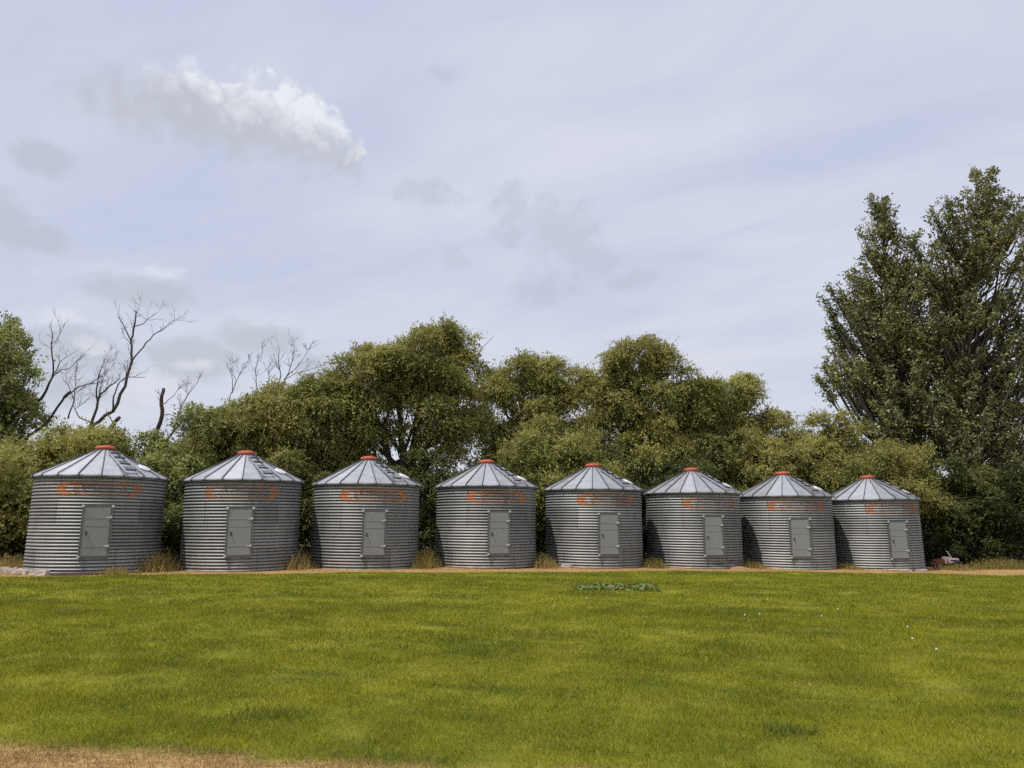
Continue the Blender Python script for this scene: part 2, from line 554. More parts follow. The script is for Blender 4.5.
ordn = ['first', 'second', 'third', 'fourth', 'fifth', 'sixth', 'seventh', 'eighth']
for i in range(7):
    ax, ay = BINS[i][:2]; bx, by = BINS[i + 1][:2]
    gx, gy = (ax + bx) / 2, (ay + by) / 2
    weeds('weed_clump', gx + .1, gy - 1.0, .32, .55, 900, [.75, .65, .8, .6, .5, .35, .3][i], [.35, .2, .5, .4, .7, .5, .6][i],
          f'tall half dry weeds in the gap between the {ordn[i]} and {ordn[i + 1]} bins from the left')
weeds('weed_clump', -17.6, 26.6, .55, .5, 1100, .62, .3, 'yellow dry weeds just left of the leftmost bin')
weeds('weed_clump', 21.6, 37.3, .7, .35, 520, .34, .5, 'yellow green weeds growing around the old red machine')
weeds('weed_clump', 24.6, 38.4, 1.2, .4, 1500, .6, .75, 'broad band of green weeds below the dark shrubs at far right')
weeds('weed_clump', -13.2, 25.5, .35, .2, 350, .32, .1, 'low tan weeds against the front right foot of the leftmost bin')

# ------------------------------------------------------------------ grain bins
RW, HW = 2.13, 3.30
NR = 29
PT = HW / NR


def wall_r(z):
    return RW + .018 * np.sin(z / PT * 2 * PI)


def make_wall(dent=None):
    na, nz = 112, NR * 8
    a = np.linspace(0, 2 * PI, na, endpoint=False)
    z = np.linspace(0, HW, nz + 1)
    z = np.concatenate([[-.12], z])
    r = np.repeat(wall_r(np.maximum(z, 0))[:, None], na, 1)
    if dent:
        for da, dz, wa, wz, dep in dent:
            aa = (a - R_(da) + PI) % (2 * PI) - PI
            r = r - dep * np.exp(-(aa[None, :] / wa) ** 2 - ((z[:, None] - dz) / wz) ** 2)
    V = np.stack([r * np.cos(a), r * np.sin(a), np.broadcast_to(z[:, None], (len(z), na))], -1).reshape(-1, 3)
    I = np.arange(len(z) * na).reshape(len(z), na)
    J = np.roll(I, -1, 1)
    Fq = np.stack([I[:-1], J[:-1], J[1:], I[1:]], -1).reshape(-1, 4)
    return mesh_np('bin_wall', V, Fq, M['wall'], smooth=True)


ROE, RNK, ZNK = 2.225, .31, 1.0


def cone_pt(r, a, lift=0.0):
    sl = ZNK / (ROE - RNK)
    z = HW + .005 + (ROE - r) * sl
    nl = math.hypot(1, sl)
    return Vector((r * math.cos(a) + lift * sl / nl * math.cos(a), r * math.sin(a) + lift * sl / nl * math.sin(a), z + lift / nl))


def make_roof():
    mb = MB()
    n = 80
    vs, fs = [], []
    rows = [(ROE, -.045), (ROE, 0), (1.6, 0), (.95, 0), (RNK, 0)]
    for r, dz in rows:
        for k in range(n):
            a = 2 * PI * (k + .5) / n
            p = cone_pt(r, a); p.z += dz
            # panels bow down slightly between the seams
            fr = ((a / (2 * PI) * 20) % 1) - .5
            p.z -= .018 * (1 - (2 * fr) ** 2) * (r / ROE)
            vs.append(p)
    for i in range(len(rows) - 1):
        for k in range(n):
            k2 = (k + 1) % n
            fs.append((i * n + k, i * n + k2, (i + 1) * n + k2, (i + 1) * n + k))
    mb.add(vs, fs, False)
    # soffit lip closing the eave against the wall
    mb.cur = 1
    vs = []
    for r, z in ((ROE - .004, HW - .04), (RW - .03, HW - .055)):
        for k in range(n):
            a = 2 * PI * (k + .5) / n
            vs.append(Vector((r * math.cos(a), r * math.sin(a), z)))
    mb.add(vs, [(k, n + k, n + (k + 1) % n, (k + 1) % n) for k in range(n)], True)
    for k in range(20):
        a = 2 * PI * k / 20
        t = Vector((-math.sin(a), math.cos(a), 0))
        p0, p1 = cone_pt(ROE + .012, a, .012), cone_pt(RNK + .02, a, .012)
        d = (p0 - p1).normalized(); u = t.cross(d)
        if u.z < 0: u = -u
        mb.cur = 1
        w0, w1 = .013, .009
        vs = [p0 - t * w0, p0 + t * w0, p1 + t * w1, p1 - t * w1]
        vs = vs + [v + u * .03 for v in vs]
        mb.add(vs, [(0, 1, 5, 4), (1, 2, 6, 5), (2, 3, 7, 6), (3, 0, 4, 7), (4, 5, 6, 7), (3, 2, 1, 0)])
        p = cone_pt(ROE + .016, a); p.z -= .045
        mb.box(p, (.035, .05, .09), Matrix.Rotation(a, 3, 'Z'))
    mb.cur = 0
    mb.lathe([(RNK + .02, HW + ZNK - .02), (RNK - .01, HW + ZNK + .02), (RNK - .02, HW + ZNK + .06)], 32)
    return mb.mesh('bin_roof', [M['roof'], M['seam']])


def make_cap():
    mb = MB()
    z = HW + ZNK + .035
    mb.lathe([(.27, z), (.335, z), (.345, z + .03), (.335, z + .085), (.315, z + .105), (.30, z + .105), (.24, z + .13), (.09, z + .155), (.002, z + .158)], 36)
    mb.box((.1, -.02, z + .17), (.12, .03, .03))
    return mb.mesh('roof_cap', M['orange'])


def tilted(o, a):
    pass


def loc_rot(a):
    """local frame on the bin: x tangential (to the right seen from outside), y inward, z up; a measured from -Y"""
    out = Vector((math.sin(a), -math.cos(a), 0))
    tx = Vector((math.cos(a), math.sin(a), 0))
    return out, tx


me_wall, me_roof, me_cap = make_wall(), make_roof(), make_cap()

# parts built facing -Y; the bin's empty is turned by its door azimuth
DZ0, DZ1, DW = .58, 2.20, .80


def make_door_parts():
    parts = {}
    yo = -(RW + .045)
    mb = MB()
    mb.box((0, yo + .02, (DZ0 + DZ1) / 2), (DW, .035, DZ1 - DZ0))
    for z in (DZ0 + .32, (DZ0 + DZ1) / 2 + .2, DZ1 - .35):
        mb.box((0, yo, z), (DW - .03, .012, .022))
    for sx in (-1, 1):
        mb.box((sx * (DW / 2 - .012), yo - .0015, (DZ0 + DZ1) / 2), (.02, .013, DZ1 - DZ0 - .01))
    me = mb.mesh('door', M['door'])
    bm = bmesh.new(); bm.from_mesh(me); bmesh.ops.bevel(bm, geom=bm.edges[:], offset=.003, segments=1, affect='EDGES'); bm.to_mesh(me); bm.free()
    parts['door'] = me
    mb = MB()
    g = .012
    fw = .05
    for sx in (-1, 1):
        mb.box((sx * (DW / 2 + g + fw / 2), yo + .075, (DZ0 + DZ1) / 2), (fw, .16, DZ1 - DZ0 + .14))
    mb.box((0, yo + .076, DZ1 + g + .025), (DW + 2 * g - .002, .158, .05))
    mb.box((0, yo + .076, DZ0 - g - .025), (DW + 2 * g - .002, .158, .05))
    parts['frame'] = mb.mesh('door_frame', M['frame'])
    mb = MB(); mb.box((0, 0, 0), (.16, .02, .045)); mb.lathe([(.018, -.04), (.018, .04)], 10, (.06, -.012, 0), close=True)
    parts['hinge'] = mb.mesh('hinge', M['bright'])
    mb = MB(); mb.box((0, 0, 0), (.045, .02, .13)); mb.tube([(0, -.01, .05), (0, -.045, .04), (0, -.045, -.05), (0, -.01, -.055)], .009, 6)
    parts['handle'] = mb.mesh('handle', M['dark_metal'])
    mb = MB(); mb.box((0, 0, 0), (.085, .02, .085)); mb.lathe([(.018, 0), (.018, .02)], 8, (0, -.01, 0), Matrix.Rotation(PI / 2, 3, 'X'), close=True)
    parts['corner_plate'] = mb.mesh('corner_plate', M['bright'])
    return parts


DP = make_door_parts()


def make_ladder():
    mb = MB()
    t = Vector((1, 0, 0))
    a = -PI / 2
    for s in (-1, 1):
        p0, p1 = cone_pt(2.2, a, .075) + t * s * .19, cone_pt(.62, a, .075) + t * s * .19
        mb.bar(p0, p1, .03, .05)
    for r in (2.1, 1.36, .72):
        for s in (-1, 1):
            p = cone_pt(r, a, .03) + t * s * .19
            mb.box(p, (.03, .03, .10))
    rail = mb.mesh('ladder_rail', M['roof'])
    mb = MB()
    mb.box((0, 0, 0), (.36, .09, .035))
    rung = mb.mesh('ladder_rung', M['dark_metal'])  # rungs coloured dark to carry the shadow line beneath them
    return rail, rung


LAD, RUNG = make_ladder()
mb = MB()
mb.lathe([(.23, 0), (.24, .03), (.23, .05), (.16, .062), (.002, .065)], 28)
mb.box((0, -.25, .02), (.08, .05, .03)); mb.box((0, .25, .025), (.12, .05, .035))
LID = mb.mesh('roof_hatch', M['lid'])


# faded capsule emblem: grid cells laid on the corrugated wall, kept where paint is left
def make_emblem(i):
    r = np.random.default_rng(40 + i)
    zc, hh = 2.81, .25
    LA = [1.42, 1.40, 1.42, 1.36, 1.36, 1.34, 1.40, 1.36][i]
    nu, nv = 300, 56
    u = (np.arange(nu) + .5) / nu * 2 - 1; v = (np.arange(nv) + .5) / nv * 2 - 1
    U, Vv = np.meshgrid(u * LA, v * hh)
    # capsule signed distance, tapering ends
    ex = np.maximum(np.abs(U) - (LA - .42), 0) / .42
    d_out = np.sqrt(ex ** 2 + (Vv / hh) ** 2)
    inn_x = np.maximum(np.abs(U) - (LA - .66), 0) / .30
    d_in = np.sqrt(inn_x ** 2 + (Vv / (hh * .62)) ** 2)
    ringm = (d_out < 1) & (d_in > 1)
    # inner curved end strokes either side of the row of lettering
    def arc(cx, sgn):
        x = (U - cx) * sgn
        return (np.abs(np.hypot(x / .16, Vv / (hh * .62)) - 1) < .28) & (x > -.02)
    arcs = arc(-(LA - .80), -1) | arc(LA - .80, 1)
    # worn-out lettering: only broken upright and level strokes are left
    txt = np.zeros_like(ringm)
    x0 = -(LA - .66)
    w = 2 * (LA - .66) / 9
    for k in range(9):
        c = x0 + w * (k + .5)
        st = [(-.30, .10), (.30, .10)] if k % 3 else [(0, .12)]
        for cx, wd in st:
            txt |= (np.abs(U - (c + cx * w)) < wd * w * 1.2) & (np.abs(Vv) < hh * .42)
        for cz in ([.36, -.36] if k % 2 else [.36, 0]):
            txt |= (np.abs(U - c) < .34 * w) & (np.abs(Vv - cz * hh) < hh * .11)
    nz = sum(np.sin(U * r.uniform(3, 16) * s1 + Vv * r.uniform(4, 30) + r.uniform(0, 6)) for s1 in (1, -1, 1.3, -1.2, .8)) / 5
    grain = r.random(U.shape)
    fade_r = [.22, .08, -.05, .1, .28, .38, .16, .26][i]
    fade_l = [-.2, .25, -.25, -.28, -.2, .05, -.05, .15][i]
    lr = (U / LA + 1) / 2
    fade = fade_l * (1 - lr) + fade_r * lr
    mid = np.exp(-(U / .5) ** 2)
    wear = .30 + .38 * nz - fade - .22 * mid
    end = (np.abs(U) > LA - .42)
    keep_r = ringm & (grain < wear + .28 + .25 * end)
    keep_t = (txt | arcs) & ~ringm & (grain < wear + .22)
    out = []
    du, dv = LA / nu, hh / nv
    for keep in (keep_r, keep_t):
        jj, ii = np.where(keep)
        uu = U[jj, ii]; vv = Vv[jj, ii] + zc
        q = []
        for sx, sz in ((-1, -1), (1, -1), (1, 1), (-1, 1)):
            z = vv + sz * dv; a = (uu + sx * du) / RW
            rr = wall_r(z) + .004
            q.append(np.stack([rr * np.sin(a), -rr * np.cos(a), z], -1))
        out.append(np.stack(q, 1).reshape(-1, 3))
    Vt = np.concatenate(out)
    me = mesh_np('emblem', Vt, np.arange(len(Vt)).reshape(-1, 4), M['emblem'], smooth=False)
    me.materials.append(M['emblem_dull'])
    mi = np.zeros(len(Vt) // 4, np.int32); mi[len(out[0]) // 4:] = 1
    me.polygons.foreach_set('material_index', mi)
    return me


BIN_LABEL = [
    'largest looking grain bin, farthest left, bright orange left end on its emblem',
    'second grain bin from the left, emblem nearly worn off at its left end',
    'third grain bin from the left, with the most complete orange oval emblem',
    'fourth grain bin from the left, under the big willow, with a clear orange oval emblem',
    'fifth grain bin from the left, right of the golden shrub, emblem fading to the right',
    'sixth grain bin from the left, with a dented foot and very faint emblem',
    'seventh grain bin from the left, second from the right end of the row',
    'eighth grain bin, at the far right end of the row beside the old red machine']


def child(name, me, parent, loc=(0, 0, 0), rot=None):
    o = link_mesh(name, me, parent)
    o.location = loc
    if rot is not None: o.rotation_euler = rot
    return o


sl = math.atan2(ZNK, ROE - RNK)


def make_bin():
    b = empty('grain_bin', (0, 0, 0), 'x', 'grain bin', 'corrugated steel grain bins standing in a row')
    child('wall', me_wall, b)
    child('roof', me_roof, b)
    child('roof_cap', me_cap, b)
    yo = -(RW + .045)
    child('door_frame', DP['frame'], b)
    d = child('door', DP['door'], b)
    for z in (DZ0 + .32, DZ1 - .35): child('hinge', DP['hinge'], d, (DW / 2 - .045, yo - .014, z + .002))
    child('handle', DP['handle'], d, (-DW / 2 + .12, yo - .01, (DZ0 + DZ1) / 2 - .05))
    for sx, z in ((-1, DZ1 + .03), (1, DZ1 + .03), (-1, DZ0 - .03)):
        child('corner_plate', DP['corner_plate'], b, (sx * (DW / 2 + .045), yo - .018, z))
    aL = R_(25)
    l = child('roof_ladder', LAD, b, rot=(0, 0, aL))
    for r in (2.0, 1.55, 1.1, .75):
        p = cone_pt(r, -PI / 2, .10)
        child('rung', RUNG, l, p, (sl, 0, 0))
    aH = R_(54)
    p = cone_pt(1.62, aH - PI / 2, .0)
    h = child('roof_hatch', LID, b, p)
    h.rotation_mode = 'QUATERNION'
    out, tx = loc_rot(aH)
    nrm = (Vector((0, 0, 1)) + out * (ZNK / (ROE - RNK))).normalized()
    h.rotation_quaternion = Vector((0, 0, 1)).rotation_difference(nrm)
    return b


def copy_tree(o, parent=None):
    c = o.copy(); COL.objects.link(c); c.parent = parent
    for ch in list(o.children): copy_tree(ch, c)
    return c


proto = make_bin()
bins = [proto] + [copy_tree(proto) for _ in range(7)]
for i, (b, (x, y, z, az)) in enumerate(zip(bins, BINS)):
    b.location = (x, y, z)
    tilt = [(-.004, .004), (.003, -.006), (.002, .003), (-.003, .002), (.004, .004), (-.003, .006), (.003, .002), (.002, -.010)][i]
    b.rotation_euler = (tilt[0], tilt[1], R_(az))
    b['label'] = BIN_LABEL[i]
    if i == 5:
        for ch in b.children:
            if ch.name.startswith('wall'): ch.data = make_wall([(-84, .20, .15, .10, .13), (-63, .30, .12, .08, .15), (-46, .18, .16, .10, .14), (-72, .45, .09, .06, .07)])
    child('emblem', make_emblem(i), b)

# ------------------------------------------------------------------ foliage
def twig_leaves(p0, d, L, droop, nl, ll, lw, spread, tint0, outw):
    """leaves strung along drooping twigs; p0,d (T,3)"""
    T = len(p0)
    t = (np.arange(nl) + .6) / nl
    t = np.clip(t[None, :] + rng.uniform(-.5, .5, (T, nl)) / nl, 0, 1)
    P = p0[:, None] + d[:, None] * (L[:, None] * t)[..., None]
    P[..., 2] -= droop[:, None] * L[:, None] * t ** 2
    P += rng.normal(0, spread, P.shape)
    tan = np.repeat(d[:, None], nl, 1).copy()
    tan[..., 2] -= 2 * droop[:, None] * t
    dirv = tan * .7 + rng.normal(0, .55, P.shape)
    dirv /= np.linalg.norm(dirv, axis=-1, keepdims=True)
    nrm = rng.normal(0, .75, P.shape) + outw[:, None] * .9 + np.array([-.15, -.15, .7])
    e = np.cross(dirv, nrm); e /= np.linalg.norm(e, axis=-1, keepdims=True) + 1e-9
    s = rng.uniform(.65, 1.3, (T, nl, 1))
    q = np.stack([P - dirv * ll * s * .5, P + e * lw * s * .5, P + dirv * ll * s * .5, P - e * lw * s * .5], 2).reshape(-1, 3)
    tint = np.clip(tint0[:, None] + rng.normal(0, .16, (T, nl)), 0, 1)
    return q, np.repeat(tint.ravel(), 4)


def n3(p, s, seed):
    r = np.random.default_rng(500 + seed)
    v = 0
    for i in range(7):
        k = r.normal(0, 1, 3); k = k / np.linalg.norm(k) * s * r.uniform(.6, 1.7)
        v = v + np.sin(p @ k + r.uniform(0, 6.3))
    return v / 7


STY = {
    # twig length, droop, leaves/twig, leaf len, leaf width, twigs/m2, up-bias, thinning
    'willow': dict(L=(.45, 1.0), droop=.55, nl=11, ll=.155, lw=.058, den=120, up=.25, thin=-.30, sp=.045, bark='bark'),
    'gold': dict(L=(.4, .9), droop=.25, nl=11, ll=.15, lw=.058, den=105, up=.5, thin=-.28, sp=.05, bark='bark'),
    'bush': dict(L=(.3, .7), droop=.25, nl=9, ll=.14, lw=.078, den=100, up=.35, thin=-.25, sp=.06, bark='bark'),
    'poplar': dict(L=(.35, .85), droop=.10, nl=6, ll=.15, lw=.118, den=78, up=.55, thin=-.30, sp=.07, bark='bark_poplar'),
}
SEED = [0]


def tree(name, label, cat, base_px, Y, lobes, style, leaf, trunk_r=.16, fork=None, group=None, lean=None, den=1.0, tintb=.45, bare=None, thin=0., limbs=True):
    """lobes: (px, py, rx_px, rz_px[, depth offset]) converted once to world ellipsoids"""
    st = STY[style]
    SEED[0] += 1
    seed = SEED[0]
    b = at(base_px, 560, Y)
    base = Vector((b.x, Y, ground(b.x, Y) - .05))
    o = empty(name, base, label, cat, group)
    bo = np.array(base)
    sc_ = math.hypot(Y, 0) / F / CP * 1.02
    world = []
    for l in lobes:
        dy = l[4] if len(l) > 4 else random.uniform(-.5, .5)
        c = at(l[0], l[1], Y + dy)
        rx, rz = l[2] * sc_, l[3] * sc_
        world.append((np.array(c), np.array([rx, min(max(rx, rz) * .85, 2.6), rz])))
    Q, Tn = [], []
    tips = []
    pop = style == 'poplar'
    if pop:
        stem = [np.array(base), np.array(at(fork[0], fork[1], Y))] + [np.array(at(p[0], p[1], Y)) for p in bare[0][1]]
        stz = np.array([p[2] for p in stem]); sx_ = np.array([p[0] for p in stem]); o_ = np.argsort(stz); stz, sx_ = stz[o_], sx_[o_]
        brs = []
    for c, rad in world if pop else []:
        area = PI * rad[0] * rad[2]
        nb = int(area * 2.7 * den) + 3
        d = rng.normal(0, 1, (nb, 3)); d /= np.linalg.norm(d, axis=1)[:, None]
        e = c + d * rad * (rng.uniform(.15, 1, nb) ** .4 * (1 + rng.normal(0, .10, nb)))[:, None]
        for k in range(nb):
            hd = math.hypot(e[k][0] - float(np.interp(e[k][2], stz, sx_)), e[k][1] - Y)
            oz = max(e[k][2] - (.9 + 1.15 * hd), base.z + 2.0)
            og = np.array([float(np.interp(oz, stz, sx_)), Y, oz])
            md = og * .5 + e[k] * .5 + np.array([(e[k][0] - og[0]) * .12, (e[k][1] - og[1]) * .12, -.12 * hd])
            brs.append((og, md, e[k]))
            Lb = np.linalg.norm(e[k] - og)
            m = int(min(Lb, 2.6) * 9) + 5
            tt = 1 - rng.uniform(0, min(1, 2.4 / max(Lb, .1)), m) ** 1.25
            p0 = ((1 - tt) ** 2)[:, None] * og + (2 * tt * (1 - tt))[:, None] * md + (tt ** 2)[:, None] * e[k]
            p0 = p0 + rng.normal(0, .13, (m, 3)) * (1.25 - .6 * tt)[:, None]
            ok = (n3(p0, 2.2, seed + 50) > st['thin'] + thin) & (p0[:, 2] > gz(p0[:, 0], p0[:, 1]) + .3) & outside_bins(p0[:, 0], p0[:, 1], 2.75)
            p0 = p0[ok]; m = len(p0)
            if m == 0: continue
            bd = (e[k] - og) / max(Lb, .1)
            dd = bd * .55 + rng.normal(0, .5, (m, 3)); dd[:, 2] += .15
            dd /= np.linalg.norm(dd, axis=1)[:, None]
            ow = (p0 - np.array([float(np.interp(p0[0][2], stz, sx_)), Y, 0])) * np.array([1, 1, 0])
            ow /= np.linalg.norm(ow, axis=1)[:, None] + .3
            q, t = twig_leaves(p0, dd, rng.uniform(.2, .5, m), rng.uniform(.0, .35, m), st['nl'], st['ll'], st['lw'], st['sp'],
                               tintb + .25 * n3(p0, 1.2, seed + 7) + rng.normal(0, .10), ow)
            Q.append(q); Tn.append(t)
        tips.append(np.zeros((0, 3)))
    for c, rad in [] if pop else world:
        area = PI * rad[0] * rad[2]
        # every limb end carries several clumps of twigs with hollows between them
        nc = max(4, int(round(area * (2.6 if pop else 1.3))))
        cd_ = rng.normal(0, 1, (nc, 3)); cd_ /= np.linalg.norm(cd_, axis=1)[:, None]
        cd_[:, 1] -= .25
        cc_ = c + cd_ * rad * (rng.uniform(.25, .92, nc) ** .7)[:, None]
        base_r = min(rad[0], rad[2]) ** .5
        tp = []
        for k in range(nc):
            rr0 = base_r * (rng.uniform(.22, .46) if pop else rng.uniform(.30, .62))
            cr = np.array([rr0 * .8, rr0 * .8, rr0 * 1.5]) if pop else np.array([rr0 * 1.15, rr0, rr0 * .74])
            n = int(PI * cr[0] * cr[2] * st['den'] * den * (1.05 if pop else 1.25)) + 5
            d = rng.normal(0, 1, (n, 3))
            d[:, 2] += .35
            d /= np.linalg.norm(d, axis=1)[:, None]
            rr = rng.uniform(.12, 1, n) ** .5
            bump = 1 + .25 * n3(d * 3.0 + cc_[k], 1.0, seed)
            p0 = cc_[k] + d * cr * (rr * bump)[:, None]
            keep = n3(p0, 2.6, seed + 50) * .55 + n3(p0, 6.0, seed + 90) * .45 > st['thin'] + thin
            hg = p0[:, 2] - gz(p0[:, 0], p0[:, 1])
            keep &= (hg > .12) & outside_bins(p0[:, 0], p0[:, 1], 2.75)
            p0, d, hz_ = p0[keep], d[keep], hg[keep]
            n = len(p0)
            if n == 0: continue
            dd = d * .75 + rng.normal(0, .5, (n, 3)); dd[:, 2] += st['up']
            dd /= np.linalg.norm(dd, axis=1)[:, None]
            L = rng.uniform(*st['L'], n) * np.where(rng.random(n) < .12, 1.35, .8)
            low_shade = np.clip((3.9 - hz_) / 2.4, 0, 1)  # shade painted into the tint: leaves darken towards the ground
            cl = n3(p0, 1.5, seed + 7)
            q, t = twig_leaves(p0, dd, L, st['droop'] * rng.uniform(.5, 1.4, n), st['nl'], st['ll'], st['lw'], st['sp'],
                               tintb + .07 + .22 * cl + .16 * d[:, 2] + rng.normal(0, .10) - .55 * low_shade, d)  # clump tops tinted lighter, light from above put into the colour
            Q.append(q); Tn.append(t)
            tp.append(p0[rng.integers(0, n)])
        if not tp: tp = [c]
        tips.append(np.array(tp))
    q = np.concatenate(Q) - bo; t = np.concatenate(Tn)
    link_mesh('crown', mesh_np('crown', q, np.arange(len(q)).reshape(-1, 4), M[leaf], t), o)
    # trunk and limbs
    mb = MB()
    zt = np.mean([w[0][2] for w in world])
    low = min(w[0][2] - w[1][2] for w in world)
    cx = np.mean([w[0][0] for w in world]); cy = np.mean([w[0][1] for w in world])
    if fork is None:
        fk = Vector((base.x * .6 + cx * .4, Y * .6 + cy * .4, max(base.z + .5, base.z + (zt - base.z) * .38)))
    else:
        fk = Vector(at(fork[0], fork[1], Y))
    mid = (base + fk) / 2 + Vector((random.uniform(-.15, .15), random.uniform(-.1, .1), 0))
    mb.tube([base - base, mid - base, fk - base], [trunk_r * 1.35, trunk_r, trunk_r * .85], 9)
    if pop:
        for og, md, e in brs:
            rb = .010 + .012 * np.linalg.norm(e - og)
            mb.tube([Vector(og) - base, Vector(md) - base, Vector(e) - base], [rb, rb * .7, .006], 5)
    if not pop:
        tp_ = fk.lerp(Vector((cx, cy, zt)), .5)
        mb.tube([fk - base, tp_ - base], [trunk_r * .85, trunk_r * .5], 8)
    for (c, rad), tp in zip([] if pop else world, tips):
        c = Vector(c)
        r0 = trunk_r * (.25 + .2 * min(1, rad[2] / 2))
        fk_ = fk.lerp(Vector((cx, cy, zt)), random.uniform(0, .45))
        m1 = fk_.lerp(c, .5) + Vector((random.uniform(-.3, .3), random.uniform(-.3, .3), random.uniform(-.1, .35)))
        mb.tube([fk_ - base, m1 - base, c - base], [r0, r0 * .75, r0 * .42], 7)
        if not limbs: continue
        for tt in tp:
            e = Vector(tt)
            s = c.lerp(fk, random.uniform(.0, .4)) if random.random() < .7 else m1
            mm = s.lerp(e, .5) + Vector((random.uniform(-.2, .2), random.uniform(-.2, .2), random.uniform(0, .25)))
            mb.tube([s - base, mm - base, e - base], [r0 * .32, r0 * .2, .010], 5)
    for b_ in (bare or []):
        pts = [Vector(at(p[0], p[1], Y + (p[2] if len(p) > 2 else 0))) - base for p in b_[1]]
        k = len(pts)
        mb.tube(pts, [b_[0] * (1 - .7 * i / (k - 1)) for i in range(k)], 7)
    mb.build('trunk', M[st['bark']], o)
    return o


TG = 'trees behind the bins'
tree('leafy_tree', 'tall leafy green tree cut off by the left edge, behind the golden shrub', 'tree', -5, 36,
     [(3, 348, 34, 32), (28, 372, 28, 22), (-10, 395, 50, 45), (34, 398, 20, 20), (-25, 350, 40, 40), (10, 430, 40, 35), (-40, 430, 50, 60)],
     'bush', 'leaf_pale', .24, (0, 440), TG, tintb=.42, thin=.22, den=.85)
tree('golden_shrub', 'sunlit yellow green shrub behind the left shoulder of the leftmost bin', 'shrub', 45, 33.5,
     [(62, 468, 55, 36), (20, 480, 42, 42), (100, 452, 32, 24), (-15, 500, 50, 55), (70, 510, 60, 50), (120, 470, 20, 30), (20, 535, 40, 30)],
     'gold', 'leaf_gold', .12, None, 'shrubs behind the bins', tintb=.5)
tree('pale_shrub', 'pale loose leaved bush filling the gap between the first and second bins', 'shrub', 168, 34.5,
     [(135, 458, 26, 20), (176, 462, 24, 22), (197, 440, 20, 32), (168, 500, 40, 38), (190, 520, 40, 40), (155, 445, 14, 14), (172, 545, 30, 25)],
     'bush', 'leaf_pale', .09, None, 'shrubs behind the bins', tintb=.45, thin=.04)
tree('willow_tree', 'rounded dark olive willow behind the second bin, right of the broken dead tree', 'tree', 255, 37.5,
     [(252, 432, 46, 32), (292, 402, 34, 22), (232, 468, 42, 42), (310, 440, 40, 44), (270, 415, 34, 26), (285, 490, 55, 50), (320, 395, 24, 24), (225, 520, 45, 45), (330, 525, 35, 40)],
     'willow', 'leaf_willow', .2, None, TG, tintb=.36)
tree('willow_tree', 'largest willow at centre, broad domed olive crown above the third and fourth bins', 'tree', 408, 39,
     [(432, 352, 44, 26), (384, 362, 40, 24), (350, 384, 32, 28), (442, 382, 44, 26), (465, 362, 22, 24), (400, 390, 44, 18), (328, 418, 24, 36), (474, 405, 16, 30), (345, 440, 26, 36),
      (355, 480, 30, 30), (458, 430, 26, 28), (438, 335, 28, 12), (372, 405, 34, 24), (425, 405, 40, 20), (366, 440, 20, 26), (480, 425, 18, 26), (402, 372, 40, 24), (398, 432, 16, 18), (428, 436, 18, 14)],
     'willow', 'leaf_willow', .3, (402, 500), TG, tintb=.42,
     bare=[(.19, [(425, 500), (424, 455), (428, 420), (440, 392)]), (.16, [(392, 500), (390, 460), (384, 425), (395, 395)]), (.11, [(398, 470), (412, 430), (420, 400)]), (.10, [(388, 455), (372, 425), (362, 400)]),
           (.09, [(424, 450), (446, 425), (458, 400)]), (.025, [(470, 370), (482, 348), (494, 336)])])
tree('understory_bush', 'green bush between the third and fourth bins, below the largest willow', 'shrub', 428, 38,
     [(432, 482, 34, 24), (405, 495, 28, 26), (455, 500, 26, 30), (428, 530, 32, 36), (420, 462, 18, 12)],
     'bush', 'leaf_dark', .07, None, 'shrubs behind the bins', tintb=.6)
tree('willow_tree', 'grey green willow between the largest willow and the golden shrub', 'tree', 515, 42,
     [(522, 375, 38, 21), (500, 400, 24, 26), (555, 376, 28, 20), (540, 400, 36, 22), (490, 385, 18, 20), (575, 390, 24, 24), (500, 440, 24, 26), (545, 430, 30, 30)],
     'willow', 'leaf_willow', .2, (520, 440), TG, tintb=.46, thin=.03)
tree('golden_shrub', 'sunlit golden olive shrub rising between the fourth and fifth bins', 'shrub', 545, 38,
     [(552, 444, 38, 28), (528, 472, 32, 34), (578, 474, 28, 32), (550, 500, 44, 44), (535, 530, 30, 34), (590, 500, 30, 40)],
     'gold', 'leaf_gold', .1, None, 'shrubs behind the bins', tintb=.42)
tree('willow_tree', 'twin topped willow above the fifth and sixth bins with dark inner limbs', 'tree', 628, 41,
     [(624, 364, 32, 20), (668, 376, 32, 24), (602, 384, 28, 26), (688, 402, 28, 26), (640, 398, 44, 24), (606, 425, 20, 30), (655, 425, 36, 24), (640, 450, 46, 26), (690, 440, 24, 30), (645, 352, 16, 10)],
     'willow', 'leaf_willow', .3, (626, 440), TG, tintb=.42,
     bare=[(.2, [(628, 520), (627, 470), (630, 430), (640, 400)]), (.12, [(660, 520), (668, 470), (682, 435), (690, 410)]), (.10, [(628, 445), (612, 415), (600, 395)]), (.08, [(632, 425), (655, 400), (690, 388)])])
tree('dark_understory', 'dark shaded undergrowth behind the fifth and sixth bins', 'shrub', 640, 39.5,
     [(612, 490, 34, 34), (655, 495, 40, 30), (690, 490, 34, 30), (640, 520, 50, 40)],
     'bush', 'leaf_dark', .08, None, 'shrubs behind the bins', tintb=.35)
tree('willow_tree', 'lower spreading willow above the sixth and seventh bins', 'tree', 725, 42.5,
     [(724, 394, 32, 18), (752, 414, 30, 20), (706, 416, 26, 26), (735, 440, 40, 22), (770, 432, 26, 20), (748, 386, 12, 10)],
     'willow', 'leaf_willow', .2, (726, 455), TG, tintb=.48, thin=.06,
     bare=[(.12, [(724, 500), (725, 460), (722, 430), (728, 400)]), (.09, [(725, 460), (738, 430), (752, 412)]), (.08, [(724, 455), (712, 428), (704, 410)])])
